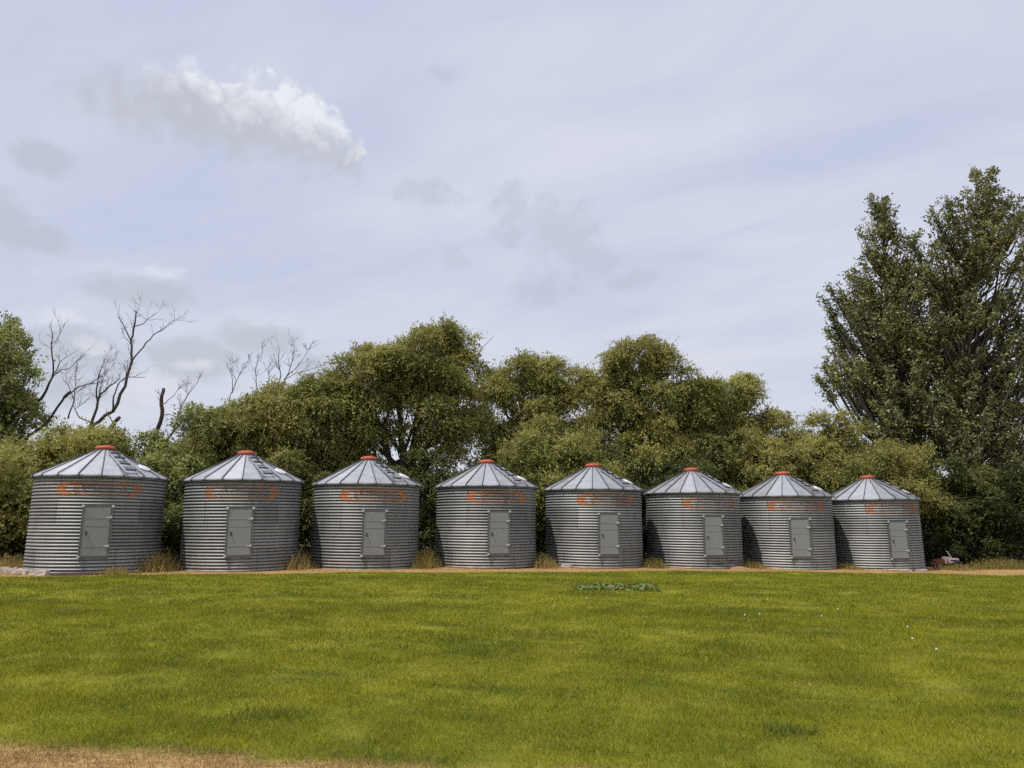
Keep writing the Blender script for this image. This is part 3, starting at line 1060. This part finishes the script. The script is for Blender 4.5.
tree('understory_bush', 'mid green bush behind the roof of the seventh bin', 'shrub', 745, 41,
     [(742, 470, 42, 22), (775, 462, 30, 22), (715, 478, 30, 24), (750, 500, 50, 40)],
     'bush', 'leaf_willow', .08, None, 'shrubs behind the bins', tintb=.5)
tree('young_tree', 'small upright green tree left of the tall poplars, over the gap before the last bin', 'tree', 825, 43,
     [(828, 420, 18, 20), (838, 446, 26, 26), (812, 448, 22, 22), (790, 455, 26, 20), (850, 470, 26, 26), (815, 480, 40, 28)],
     'bush', 'leaf_willow', .12, None, TG, tintb=.6, thin=.03)
tree('golden_shrub', 'warm olive shrub behind the last bin, below the left poplar', 'shrub', 875, 41.5,
     [(868, 470, 38, 22), (905, 480, 34, 26), (840, 485, 30, 26), (885, 505, 50, 36), (850, 520, 40, 35)],
     'gold', 'leaf_willow', .1, None, 'shrubs behind the bins', tintb=.34)
tree('shrub', 'leafy olive shrub right of the last bin, behind the old red machine', 'shrub', 940, 41.8,
     [(932, 500, 30, 32), (955, 520, 34, 34), (925, 535, 22, 26), (950, 485, 26, 20), (970, 545, 26, 18), (934, 548, 26, 18, -.4), (945, 530, 26, 22, -.5), (922, 520, 20, 26, .3)],
     'bush', 'leaf_dark', .09, None, 'shrubs behind the bins', tintb=.62)
tree('shrub', 'dark glossy shrub at the right edge below the poplars', 'shrub', 1005, 42,
     [(1000, 515, 40, 36), (1035, 505, 40, 45), (985, 545, 34, 20), (1020, 545, 36, 20), (1015, 480, 24, 18), (975, 500, 22, 30)],
     'bush', 'leaf_dark', .09, None, 'shrubs behind the bins', tintb=.3)

PG = 'tall poplars at the right'
tree('poplar_tree', 'left tall poplar, with a pointed top and ragged side limb reaching left', 'tree', 926, 45,
     [(882, 212, 14, 22), (880, 245, 24, 26), (872, 282, 32, 26), (834, 302, 14, 14), (866, 318, 38, 26), (838, 330, 14, 16), (886, 345, 36, 28), (862, 372, 34, 24), (893, 390, 34, 30), (872, 415, 34, 24), (905, 432, 30, 26), (908, 310, 22, 40), (915, 360, 20, 40), (900, 270, 18, 24), (912, 285, 16, 26), (880, 204, 13, 15), (868, 236, 14, 18), (895, 236, 14, 20), (850, 290, 18, 18), (845, 350, 20, 20), (912, 258, 18, 26), (914, 318, 24, 34), (918, 378, 26, 34), (928, 425, 28, 24), (830, 375, 14, 20)],
     'poplar', 'leaf_poplar', .26, (915, 452), PG, tintb=.42,
     bare=[(.2, [(915, 452), (900, 390), (890, 320), (884, 250), (882, 205)])])
tree('poplar_tree', 'tallest poplar, with a broad double top near the right edge', 'tree', 966, 44,
     [(976, 192, 26, 22), (940, 214, 20, 24), (1000, 220, 30, 30), (960, 246, 36, 30), (1006, 270, 36, 34), (938, 276, 24, 28), (965, 300, 40, 32), (1005, 325, 40, 34), (945, 335, 30, 30), (975, 360, 44, 32), (1010, 385, 36, 34), (948, 392, 32, 30), (985, 415, 40, 26), (955, 440, 28, 22), (984, 172, 12, 8), (1000, 446, 26, 14), (926, 252, 15, 24), (924, 310, 18, 28), (930, 350, 22, 30), (934, 405, 24, 28), (1018, 205, 16, 16)],
     'poplar', 'leaf_poplar', .30, (967, 440), PG, tintb=.40,
     bare=[(.24, [(967, 440), (964, 370), (970, 300), (975, 240), (977, 185)]), (.13, [(965, 400), (990, 330), (1000, 260)]), (.12, [(966, 420), (945, 340), (940, 260)]), (.14, [(985, 530), (1000, 470), (1010, 400)])])
tree('poplar_tree', 'rightmost poplar, mostly beyond the right edge of the picture', 'tree', 1050, 45,
     [(1048, 230, 30, 36), (1060, 285, 36, 40), (1045, 340, 34, 40), (1060, 400, 40, 40), (1040, 440, 30, 24), (1070, 340, 36, 40), (1055, 195, 18, 20)],
     'poplar', 'leaf_poplar', .28, (1050, 450), PG, tintb=.38,
     bare=[(.2, [(1050, 450), (1050, 380), (1055, 300), (1052, 210)])])

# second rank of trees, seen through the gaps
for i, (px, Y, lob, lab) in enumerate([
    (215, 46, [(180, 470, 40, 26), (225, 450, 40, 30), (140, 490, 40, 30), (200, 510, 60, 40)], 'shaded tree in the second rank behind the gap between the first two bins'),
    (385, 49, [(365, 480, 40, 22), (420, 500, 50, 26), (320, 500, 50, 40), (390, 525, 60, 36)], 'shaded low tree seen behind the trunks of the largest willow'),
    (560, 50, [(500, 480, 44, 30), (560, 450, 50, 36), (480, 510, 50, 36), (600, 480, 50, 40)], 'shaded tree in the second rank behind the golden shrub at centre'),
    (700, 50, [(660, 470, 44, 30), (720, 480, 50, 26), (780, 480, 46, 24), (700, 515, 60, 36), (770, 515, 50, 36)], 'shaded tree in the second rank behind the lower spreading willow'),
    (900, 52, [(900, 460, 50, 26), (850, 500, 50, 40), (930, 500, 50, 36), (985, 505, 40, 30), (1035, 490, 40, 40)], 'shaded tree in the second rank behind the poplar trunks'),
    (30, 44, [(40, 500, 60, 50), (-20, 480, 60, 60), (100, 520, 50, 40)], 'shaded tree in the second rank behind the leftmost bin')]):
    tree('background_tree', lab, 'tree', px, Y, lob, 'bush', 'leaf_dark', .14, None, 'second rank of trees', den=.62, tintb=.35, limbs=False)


# ------------------------------------------------------------------ dead trees
def Z(x, y):
    return (x / 3.0118, 290 + y / 3.0118)


def grow(mb, a, d, L, r, depth, base):
    n = 4
    pts = [Vector(a)]
    dd = Vector(d)
    for i in range(n):
        dd = (dd + Vector((random.gauss(0, .16), random.gauss(0, .16), random.gauss(.06, .12)))).normalized()
        pts.append(pts[-1] + dd * L / n)
    mb.tube([p - base for p in pts], [r * (1 - .75 * i / n) for i in range(n + 1)], 5)
    if depth > 0:
        for k in range(random.randint(2, 4)):
            i = random.randint(1, n)
            sd = (dd + Vector((random.gauss(0, .55), random.gauss(0, .45), random.gauss(.15, .3)))).normalized()
            grow(mb, pts[i], sd, L * random.uniform(.4, .75), max(r * .5, .0055), depth - 1, base)


def dead_tree(label, base_px, Y, limbs, name='dead_tree'):
    b = at(base_px, 560, Y)
    base = Vector((b.x, Y, ground(b.x, Y) - .05))
    o = empty(name, base, label, 'dead tree', 'bare dead trees at the left')
    for j, (part, r0, r1, pts, tw) in enumerate(limbs):
        P = []
        for k, p in enumerate(pts):
            if p is None: P.append(base.copy()); continue
            P.append(Vector(at(*Z(*p), Y + .25 * math.sin(j * 2.1 + k * .9))))
        # smooth subdivide with a little crookedness
        Q = []
        for k in range(len(P) - 1):
            for s in range(3):
                t = s / 3
                q = P[k].lerp(P[k + 1], t)
                if s: q += Vector((random.gauss(0, .018), random.gauss(0, .03), random.gauss(0, .018)))
                Q.append(q)
        Q.append(P[-1])
        n = len(Q)
        mb = MB()
        mb.tube([q - base for q in Q], [.78 * (r0 + (r1 - r0) * i / (n - 1)) for i in range(n)], 8)
        for k in range(int(tw * 1.5)):
            i = random.randint(int(n * .45), n - 1)
            dd = (Q[i] - Q[i - 1]).normalized()
            sd = (dd + Vector((random.gauss(0, .7), random.gauss(0, .5), random.gauss(.25, .3)))).normalized()
            rr = r0 + (r1 - r0) * i / (n - 1)
            grow(mb, Q[i], sd, random.uniform(.35, .85), max(.009, rr * .3), 2 if k % 2 else 1, base)
        mb.build(part, M['bark_dead'], o)


dead_tree('tall bare dead tree with forked top, behind the roof of the leftmost bin', 100, 37, [
    ('trunk', .17, .11, [None, (290, 560), (312, 462), (335, 412), (360, 383)], 1),
    ('limb', .13, .035, [(300, 480), (280, 408), (340, 366), (377, 290), (397, 215), (394, 150), (405, 108), (410, 62)], 9),
    ('limb', .05, .014, [(397, 215), (432, 172), (462, 135), (495, 115), (525, 90)], 5),
    ('limb', .045, .014, [(394, 152), (378, 118), (365, 95), (355, 70)], 3),
    ('limb', .04, .012, [(405, 110), (432, 102), (468, 70)], 3),
    ('limb', .06, .015, [(340, 366), (342, 320), (356, 285), (380, 262), (440, 262)], 4),
    ('limb', .10, .02, [(270, 420), (292, 355), (300, 315), (345, 280), (362, 262)], 9),
    ('limb', .06, .014, [(295, 345), (290, 300), (300, 250), (318, 205)], 7),
    ('limb', .05, .012, [(280, 400), (240, 385), (225, 360), (262, 330)], 5)])
dead_tree('slender dead tree with upright bare leader at the edge of the leafy left tree', 25, 36.5, [
    ('trunk', .14, .06, [None, (60, 450), (75, 388), (128, 322), (158, 262)], 1),
    ('limb', .06, .02, [(158, 262), (160, 215), (154, 160), (158, 128)], 4),
    ('limb', .04, .014, [(158, 262), (185, 240), (205, 238), (238, 208)], 4),
    ('limb', .035, .012, [(165, 250), (180, 218), (215, 192)], 3),
    ('limb', .03, .01, [(154, 165), (170, 150), (184, 128)], 2)])
dead_tree('low leaning dead limbs between the leafy left tree and the forked dead tree', 15, 36, [
    ('trunk', .13, .05, [None, (60, 500), (85, 440), (140, 402), (190, 330), (212, 305)], 1),
    ('limb', .05, .015, [(195, 325), (238, 290), (270, 283), (310, 258)], 6),
    ('limb', .05, .014, [(205, 388), (220, 345), (224, 300), (226, 262)], 7),
    ('limb', .03, .012, [(222, 330), (205, 285), (190, 265)], 3)])
dead_tree('broken dead trunk with snapped top between the first two bins', 146, 37, [
    ('trunk', .17, .10, [None, (432, 540), (446, 490), (468, 440), (488, 378), (486, 330), (493, 296)], 1),
    ('limb', .10, .025, [(450, 540), (478, 490), (520, 430), (548, 395), (580, 376)], 5),
    ('limb', .06, .012, [(520, 430), (535, 380), (552, 340), (595, 278)], 7),
    ('limb', .05, .02, [(432, 520), (436, 470), (440, 440)], 1),
    ('limb', .03, .01, [(488, 345), (515, 325), (540, 295)], 3),
    ('limb', .03, .012, [(490, 374), (510, 374), (526, 380)], 3)])
dead_tree('fan of bare grey twigs standing above the dark willow behind the second bin', 262, 39.5, [
    ('trunk', .12, .05, [None, (800, 450), (790, 360), (830, 320)], 0),
    ('limb', .045, .012, [(830, 320), (846, 258), (838, 215), (842, 175)], 7),
    ('limb', .045, .012, [(830, 320), (862, 262), (880, 215), (886, 172)], 7),
    ('limb', .03, .010, [(862, 262), (900, 225), (930, 180)], 5),
    ('limb', .028, .010, [(855, 270), (890, 250), (940, 238)], 4),
    ('limb', .04, .012, [(795, 360), (775, 300), (768, 240), (788, 195)], 6),
    ('limb', .035, .012, [(780, 350), (800, 300), (812, 270), (806, 240)], 4),
    ('limb', .04, .012, [(770, 400), (690, 330), (712, 275), (742, 220)], 8),
    ('limb', .03, .010, [(700, 310), (700, 270), (695, 225)], 4)])

# ------------------------------------------------------------------ small things on the ground
def stone_mesh(name, sx, sy, sz, mat, seed):
    bm = bmesh.new()
    bmesh.ops.create_icosphere(bm, subdivisions=2, radius=1)
    r = random.Random(seed)
    ph = [r.uniform(0, 6) for _ in range(6)]
    for v in bm.verts:
        k = 1 + .18 * math.sin(v.co.x * 3 + ph[0]) + .15 * math.sin(v.co.y * 4 + ph[1]) + .12 * math.sin(v.co.z * 5 + ph[2])
        v.co = Vector((v.co.x * sx * k, v.co.y * sy * k, max(v.co.z, -.35) * sz * k))
    me = bpy.data.meshes.new(name); bm.to_mesh(me); bm.free()
    me.materials.append(mat)
    return me


def block(name, x, y, size, rz, mat, label, cat, group=None, tilt=0):
    mb = MB(); mb.box((0, 0, size[2] / 2), size)
    me = mb.mesh(name, mat)
    bm = bmesh.new(); bm.from_mesh(me)
    bmesh.ops.subdivide_edges(bm, edges=bm.edges[:], cuts=3, use_grid_fill=True)
    r = random.Random(int(x * 100))
    for v in bm.verts: v.co += Vector((r.gauss(0, .008), r.gauss(0, .008), r.gauss(0, .008)))
    bm.to_mesh(me); bm.free()
    o = link_mesh(name, me)
    o.location = (x, y, ground(x, y) - .02)
    o.rotation_euler = (0, tilt, rz)
    return tag(o, label, cat, group)


bx, by = BINS[0][:2]
for k, (ang, wd, lab) in enumerate([(-66, .55, 'cracked concrete block farthest left at the foot of the leftmost bin'),
                                   (-47, .62, 'cracked concrete block, middle of three under the leftmost bin'),
                                   (-28, .66, 'cracked concrete block nearest the brown plank under the leftmost bin')]):
    a = R_(ang + 28.5 - 14)
    block('concrete_block', bx + 2.30 * math.sin(a), by - 2.30 * math.cos(a), (wd, .22, .17), a, M['concrete'], lab, 'concrete block', 'concrete blocks under the leftmost bin')
a = R_(17)
block('plank', bx + 2.33 * math.sin(a), by - 2.33 * math.cos(a), (1.5, .12, .11), a, M['wood'], 'dark brown rotten plank at the front foot of the leftmost bin', 'plank')
for k, (px, s, lab) in enumerate([(4, .30, 'large pinkish rubble stone at the left edge of the picture'), (12, .22, 'dark gapped rubble stone beside the large one at far left'), (18, .26, 'small pale rubble stone nearest the leftmost bin')]):
    p = at(px, 572, 25.9 - .2 * k)
    o = link_mesh('rubble_stone', stone_mesh('rubble_stone', s, s * .8, s * .8, M['stone'], k))
    o.location = (p.x, p.y, ground(p.x, p.y) + .02)
    tag(o, lab, 'stone', 'rubble left of the bins')
bx, by = BINS[4][:2]
block('concrete_block', bx - 1.35, by - 1.95, (.42, .24, .16), -.5, M['concrete'], 'pale concrete block at the shaded left foot of the fifth bin', 'concrete block')
bx, by = BINS[7][:2]
block('concrete_slab', bx - .1, by - 2.3, (1.2, .25, .10), .02, M['concrete'], 'flat pale slab at the front foot of the last bin', 'concrete slab')
block('concrete_block', bx + 1.15, by - 1.98, (.55, .24, .11), .5, M['concrete'], 'pale broken block at the right foot of the last bin', 'concrete block')
bx, by = BINS[5][:2]
o = link_mesh('soil_heap', stone_mesh('soil_heap', .48, .25, .11, M['red_soil'], 9))
o.location = (bx + 1.55, by - 1.75, ground(bx + 1.55, by - 1.75))
tag(o, 'small reddish soil heap at the right foot of the sixth bin', 'soil heap')

# weed patch on the lawn
cx, cy = at(610, 590, 1).x, 0
pw = at(605, 590, 21.5)
n = 900
x = rng.normal(0, .75, n); y = rng.normal(0, .36, n)
ok = (np.hypot((x + .05) / .3, (y) / .16) > 1) & (np.abs(x) < 1.3) & (snoise(x * 1.0, y * 1.0, 6, 12) > -.3)
x, y = x[ok], y[ok]; n = len(x)
gx, gy = 2.95, 22.3
z0 = ground(gx, gy)
o = empty('weed_patch', (gx, gy, z0), 'low patch of bluish green broadleaf weeds around bare soil in the lawn', 'weeds')
c = np.stack([x, y, rng.uniform(.03, .10, n)], -1)
d = rng.normal(0, 1, (n, 3)); d[:, 2] *= .4; d /= np.linalg.norm(d, axis=1)[:, None]
e = np.cross(d, np.array([0, 0, 1]) + rng.normal(0, .4, (n, 3))); e /= np.linalg.norm(e, axis=1)[:, None]
L = rng.uniform(.08, .17, n)[:, None]
q = np.stack([c - d * L / 2, c + e * L * .36, c + d * L / 2, c - e * L * .36], 1).reshape(-1, 3)
M['weed_leaf'] = leaf_mat('weed_leaf', (.075, .105, .022), (.22, .265, .085), trans=.2)
link_mesh('leaves', mesh_np('weed_patch_leaves', q, np.arange(n * 4).reshape(n, 4), M['weed_leaf'], np.repeat(rng.uniform(0, 1, n), 4)), o)
M['bare_soil'] = simple_mat('bare_soil', (.22, .165, .11), .95, 0, .35, 12)
so = link_mesh('bare_soil', stone_mesh('bare_soil', .38, .22, .07, M['bare_soil'], 4), o)
so.location = (-.05, 0, .0)

def lawn_spot(px, py):
    d = ray(px, py); k = -2.0 / d.z
    for _ in range(4):
        x, y = d.x * k, d.y * k
        k = (ground(x, y) - 2.0) / d.z
    return d.x * k, d.y * k


lx, ly = lawn_spot(801, 685)
n = 110
x = lx + rng.normal(0, .13, n); y = ly + rng.normal(0, .13, n)
v, f, t = blades(x, y, rng.uniform(.015, .035, n), rng.uniform(.006, .010, n), rng.uniform(1.0, 2.4, n), rng.uniform(.7, 1, n), .02)
tag(link_mesh('dry_clippings', mesh_np('dry_clippings', v, f, M['dry'], t)), 'small pale scrap of dry clippings lying on the right lawn', 'clippings', kind='stuff')
M['tuft'] = leaf_mat('tuft_blade', (.06, .082, .012), (.17, .20, .025), trans=.2)
for (px, py, w_, lab) in ((790, 733, .16, 'dark green tuft of longer grass on the right foreground lawn'), (262, 717, .22, 'dark green tuft of longer grass on the left foreground lawn')):
    lx, ly = lawn_spot(px, py)
    n = 420
    x = lx + rng.normal(0, w_, n); y = ly + rng.normal(0, w_ * .8, n)
    v, f, t = blades(x, y, rng.uniform(.05, .11, n), rng.uniform(.008, .014, n), rng.uniform(.2, 1.0, n), rng.uniform(0, 1, n))
    tag(link_mesh('grass_tuft', mesh_np('grass_tuft', v, f, M['tuft'], t)), lab, 'grass tuft', kind='stuff')

# seed heads dotted over the lawn
mbs = MB(); mbs.tube([(0, 0, 0), (.01, 0, .06), (0, .01, .12)], .004, 5)
me_st = mbs.mesh('stem', M['stalk'])
mbh = MB(); mbh.lathe([(.002, -.02), (.013, -.012), (.018, 0), (.014, .012), (.002, .02)], 10)
me_hd = mbh.mesh('seed_head', M['white_puff'])
DL = [(587, 600, 20.3, 'white seed head nearest the bluish weed patch'), (745, 617, 0, 'white seed head, left one of the close pair on the right lawn'), (768, 601, 0, 'white seed head on the far lawn before the seventh bin'),
      (822, 618, 0, 'white seed head on the lawn below the last but one bin'), (908, 629, 0, 'white seed head on the right lawn, above the lower pair'), (913, 641, 0, 'white seed head, upper of the lower pair on the right lawn'),
      (937, 652, 0, 'white seed head nearest the right edge of the lawn'), (554, 608, 0, 'white seed head in the middle lawn left of the weed patch'), (760, 616, 0, 'white seed head, right one of the close pair on the right lawn'),
      (838, 611, 0, 'white seed head on the lawn before the gap of the last two bins')]
for px, py, _, lab in DL:
    d = ray(px, py); k = -2.0 / d.z
    x, y = d.x * k, d.y * k
    for _ in range(4):
        k = (ground(x, y) + .10 - 2.0) / d.z; x, y = d.x * k, d.y * k
    o = empty('seed_flower', (x, y, ground(x, y)), lab, 'flower', 'white seed heads in the lawn')
    link_mesh('stem', me_st, o)
    h = link_mesh('seed_head', me_hd, o); h.location = (0, .01, .135)

# ------------------------------------------------------------------ old machine beside the last bin
mxp = at(944, 565, 38.6)
mx, my = mxp.x, 38.6
ma = empty('garden_machine', (mx + .1, my, ground(mx, my)), 'old rusty red garden machine with pale seat frame and white lever, beside the last bin', 'machine')


def part(name, mat, parent=ma):
    class C: pass
    return MB()


mb = MB(); mb.box((-.36, 0, .42), (.44, .36, .15)); mb.box((-.58, 0, .41), (.05, .38, .20)); mb.box((-.36, 0, .51), (.38, .28, .03))
mb.build('hood', M['rust'], ma)
mb = MB(); mb.bar((-.72, 0, .30), (.60, 0, .30), .34, .08); mb.box((.1, 0, .38), (.5, .36, .12)); mb.bar((-.75, -.12, .47), (-.22, -.12, .47), .05, .03)
mb.build('chassis', M['rust'], ma)
for xx in (-.10, .10):
    mb = MB(); mb.box((xx, -.05, .50), (.085, .30, .30)); mb.box((xx, -.21, .44), (.05, .03, .34))
    mb.build('support_plate', M['white_paint'], ma)
mb = MB()
for z in (.52, .30 + .08):
    mb.box((.36, -.22, z), (.52, .05, .065)); mb.box((.36, .22, z), (.52, .05, .065))
mb.box((.60, 0, .45), (.05, .46, .20)); mb.box((.13, 0, .45), (.05, .46, .20)); mb.box((.36, 0, .555), (.46, .44, .03))
mb.build('seat_frame', M['white_paint'], ma)
mb = MB(); mb.bar((.30, -.12, .54), (.08, -.12, .93), .045, .045); mb.bar((.08, -.12, .93), (.02, -.12, .97), .03, .03)
mb.build('lever', M['white_paint'], ma)


def wheel(x, y, r, w):
    rot = Matrix.Rotation(PI / 2, 3, 'X')
    mb = MB(); mb.lathe([(r * .55, -w / 2), (r * .9, -w / 2), (r, -w * .3), (r, w * .3), (r * .9, w / 2), (r * .55, w / 2)], 20, (0, 0, 0), rot)
    t = mb.build('wheel', M['rubber'], ma); t.location = (x, y, r)
    mb = MB(); mb.lathe([(.002, -w * .35), (r * .3, -w * .4), (r * .56, -w * .3), (r * .56, w * .3), (r * .3, w * .4), (.002, w * .35)], 16, (0, 0, 0), rot)
    mb.build('rim', M['rust'], t)


for y_ in (-.27, .27):
    wheel(.48, y_, .23, .16); wheel(-.50, y_, .17, .12)

ma.scale = (.9, .9, .9)

# ------------------------------------------------------------------ light and sky
EL, AZ = R_(64), R_(50)
sd = Vector((-math.sin(AZ) * math.cos(EL), -math.cos(AZ) * math.cos(EL), math.sin(EL)))
sl_ = bpy.data.lights.new('sun', 'SUN')
sl_.energy = 3.4
sl_.angle = R_(.6)
sl_.color = (1.0, .95, .86)
so = bpy.data.objects.new('sun', sl_)
COL.objects.link(so)
so.rotation_euler = sd.to_track_quat('Z', 'Y').to_euler()
so.location = (-20, -20, 40)

w = bpy.data.worlds.new('World')
sc.world = w
w.use_nodes = True
w.node_tree.nodes.clear()
nt = NT(w.node_tree)
sky = nt.node('ShaderNodeTexSky', sky_type='NISHITA')
sky.sun_disc = False
sky.sun_elevation = EL
sky.sun_rotation = math.atan2(sd.x, sd.y)
sky.air_density = 1.0
sky.dust_density = 1.5
STR = .10
tc = nt.node('ShaderNodeTexCoord').outputs['Generated']
sep = nt.node('ShaderNodeSeparateXYZ', {0: tc})
el = nt.math('ARCSINE', sep.outputs[2])
az = nt.math('ARCTAN2', sep.outputs[0], sep.outputs[1])
P = nt.node('ShaderNodeCombineXYZ', {0: az, 1: el}).outputs[0]
zz = nt.math('ADD', nt.math('MAXIMUM', sep.outputs[2], 0), .22)
pl = nt.node('ShaderNodeCombineXYZ', {0: nt.math('DIVIDE', sep.outputs[0], zz), 1: nt.math('DIVIDE', sep.outputs[1], zz)}).outputs[0]

K = 1 / STR


def lin(r, g, b):
    f = lambda c: ((c / 255 + .055) / 1.055) ** 2.4 if c > 10 else c / 255 / 12.92
    return (f(r) * K, f(g) * K, f(b) * K)


# high thin veil with soft streaks
rotp = nt.node('ShaderNodeVectorRotate', {'Vector': pl, 'Axis': (0, 0, 1), 'Angle': R_(28)}, rotation_type='AXIS_ANGLE').outputs[0]
v1 = nt.noise(nt.scale(rotp, .55, 1.7, 1), 1.0, 5, .55, .5)
v2 = nt.noise(pl, .55, 4, .5, .2)
v3 = nt.noise(nt.scale(rotp, 1.2, 2.6, 1), 1.6, 6, .6, .8)
veil = nt.math('ADD', nt.math('MULTIPLY', v1, .42), nt.math('ADD', nt.math('MULTIPLY', v2, .36), nt.math('MULTIPLY', v3, .22)))
c = nt.mix(nt.smooth(veil, .34, .66), lin(198, 206, 232), lin(222, 225, 236))
# brighter towards the horizon
c = nt.mix(nt.smooth(el, .38, .05, 0, .45), c, lin(224, 226, 233))
# a little of the blue behind
c = nt.mix(nt.smooth(veil, .30, .62, .16, .03), c, sky.outputs[0])


def blob(Pd, px, py, rx, ry, rot=0.0):
    d = ray(px, py).normalized()
    ca, ce = math.atan2(d.x, d.y), math.asin(d.z)
    v = nt.vmath('SUBTRACT', Pd, (ca, ce, 0))
    if rot: v = nt.node('ShaderNodeVectorRotate', {'Vector': v, 'Axis': (0, 0, 1), 'Angle': rot}, rotation_type='AXIS_ANGLE').outputs[0]
    q = nt.scale(v, F / rx, F / ry, 0)
    return nt.vmath('LENGTH', q), q


nd1 = nt.node('ShaderNodeTexNoise', {'Vector': P, 'Scale': 16, 'Detail': 5, 'Roughness': .6})
dv = nt.vmath('SUBTRACT', nd1.outputs['Color'], (.5, .5, .5))
Pd = nt.vmath('ADD', P, nt.scale(dv, .07, .05, 0))
dn = nt.noise(P, 24, 8, .66, .3)
dn2 = nt.noise(nt.scale(P, 1, 1.5, 1), 11, 8, .68, .5)
vor = nt.node('ShaderNodeTexVoronoi', {'Vector': Pd, 'Scale': 46, 'Smoothness': .6, 'Detail': 2, 'Roughness': .5}, feature='SMOOTH_F1').outputs[0]


def union(bl, src=None, lo=1.15, hi=.1):
    m = None
    for b in bl:
        L, q = blob(src or Pd, *b)
        v = nt.smooth(L, lo, hi)
        m = v if m is None else nt.math('MAXIMUM', m, v)
    return m


def lift(m, k, n, amp, lo, hi):
    return nt.smooth(nt.math('ADD', nt.math('MULTIPLY', m, k), nt.math('MULTIPLY', nt.math('SUBTRACT', n, .5), amp)), lo, hi)


# low soft banks at the left
lowb = union([(60, 350, 120, 34, 0), (150, 292, 70, 24), (265, 335, 70, 26), (30, 235, 50, 22), (190, 360, 70, 34), (320, 362, 40, 20), (40, 160, 50, 18), (10, 215, 30, 30), (40, 390, 120, 30)])
c = nt.mix(nt.math('MULTIPLY', lift(lowb, .9, dn2, 1.5, .2, .85), .85), c, lin(190, 196, 208))
hib = union([(60, 318, 60, 12, .05), (160, 272, 34, 12), (195, 365, 40, 12), (90, 345, 30, 10)])
c = nt.mix(nt.math('MULTIPLY', lift(hib, .9, dn, 1.2, .3, 1.0), .6), c, lin(226, 229, 236))
# thin grey scraps in the middle
scr = union([(425, 195, 64, 22, .05), (512, 205, 34, 38, 0), (505, 238, 34, 22), (548, 288, 62, 26, -.1), (590, 255, 56, 30), (452, 258, 34, 14), (445, 80, 30, 12), (635, 280, 44, 16), (560, 230, 70, 60)])
c = nt.mix(nt.math('MULTIPLY', lift(scr, .85, dn, 2.1, .28, .95), .72), c, lin(193, 198, 215))
# one long cumulus, crisp and puffy along its top, soft and grey below
rot = .16
body = None
for b in [(88, 100, 34, 26, .05), (128, 104, 62, 32, .1), (188, 112, 72, 36, .12), (242, 122, 62, 38, .15), (297, 130, 58, 40, .2), (346, 161, 26, 18, .5)]:
    L, q = blob(Pd, *b)
    v = nt.math('SUBTRACT', 1.0, L)
    body = v if body is None else nt.math('MAXIMUM', body, v)
puff = nt.math('ADD', nt.math('MULTIPLY', nt.math('SUBTRACT', .50, vor), .55), nt.math('MULTIPLY', nt.math('SUBTRACT', dn, .5), .8))
D = nt.math('ADD', body, puff)
L, q = blob(P, 222, 122, 150, 36, rot)
vn = nt.node('ShaderNodeSeparateXYZ', {0: q}).outputs[1]
un = nt.node('ShaderNodeSeparateXYZ', {0: q}).outputs[0]
soft = nt.math('ADD', nt.smooth(vn, .6, -.5, .12, .62), nt.smooth(un, .2, -.9, 0, .35))
alpha = nt.node('ShaderNodeMapRange', {'Value': D, 'From Min': -.28, 'From Max': soft}, interpolation_type='SMOOTHSTEP').outputs[0]
alpha = nt.math('MULTIPLY', alpha, nt.smooth(un, -1.25, -.3, .65, .97))
shade = nt.math('ADD', nt.math('ADD', vn, nt.math('MULTIPLY', nt.math('SUBTRACT', dn, .5), 1.5)), nt.math('MULTIPLY', nt.math('SUBTRACT', .45, vor), .6))
cc = nt.mix(nt.smooth(nt.math('ADD', shade, nt.smooth(un, -.9, .5, -.12, .12)), -.25, 1.05), lin(192, 196, 207), lin(235, 237, 243))
c = nt.mix(alpha, c, cc)
bg = nt.node('ShaderNodeBackground', {'Color': c, 'Strength': STR})
o = nt.node('ShaderNodeOutputWorld')
nt.l.new(bg.outputs[0], o.inputs[0])

sc.view_settings.view_transform = 'Standard'
sc.view_settings.look = 'None'
sc.view_settings.exposure = 0
sc.view_settings.gamma = 1
sc.render.engine = 'CYCLES'
sc.cycles.use_denoising = False
sc.cycles.use_adaptive_sampling = True
sc.cycles.adaptive_threshold = .03
sc.cycles.max_bounces = 5
sc.cycles.diffuse_bounces = 3
sc.cycles.glossy_bounces = 2
sc.cycles.transmission_bounces = 2
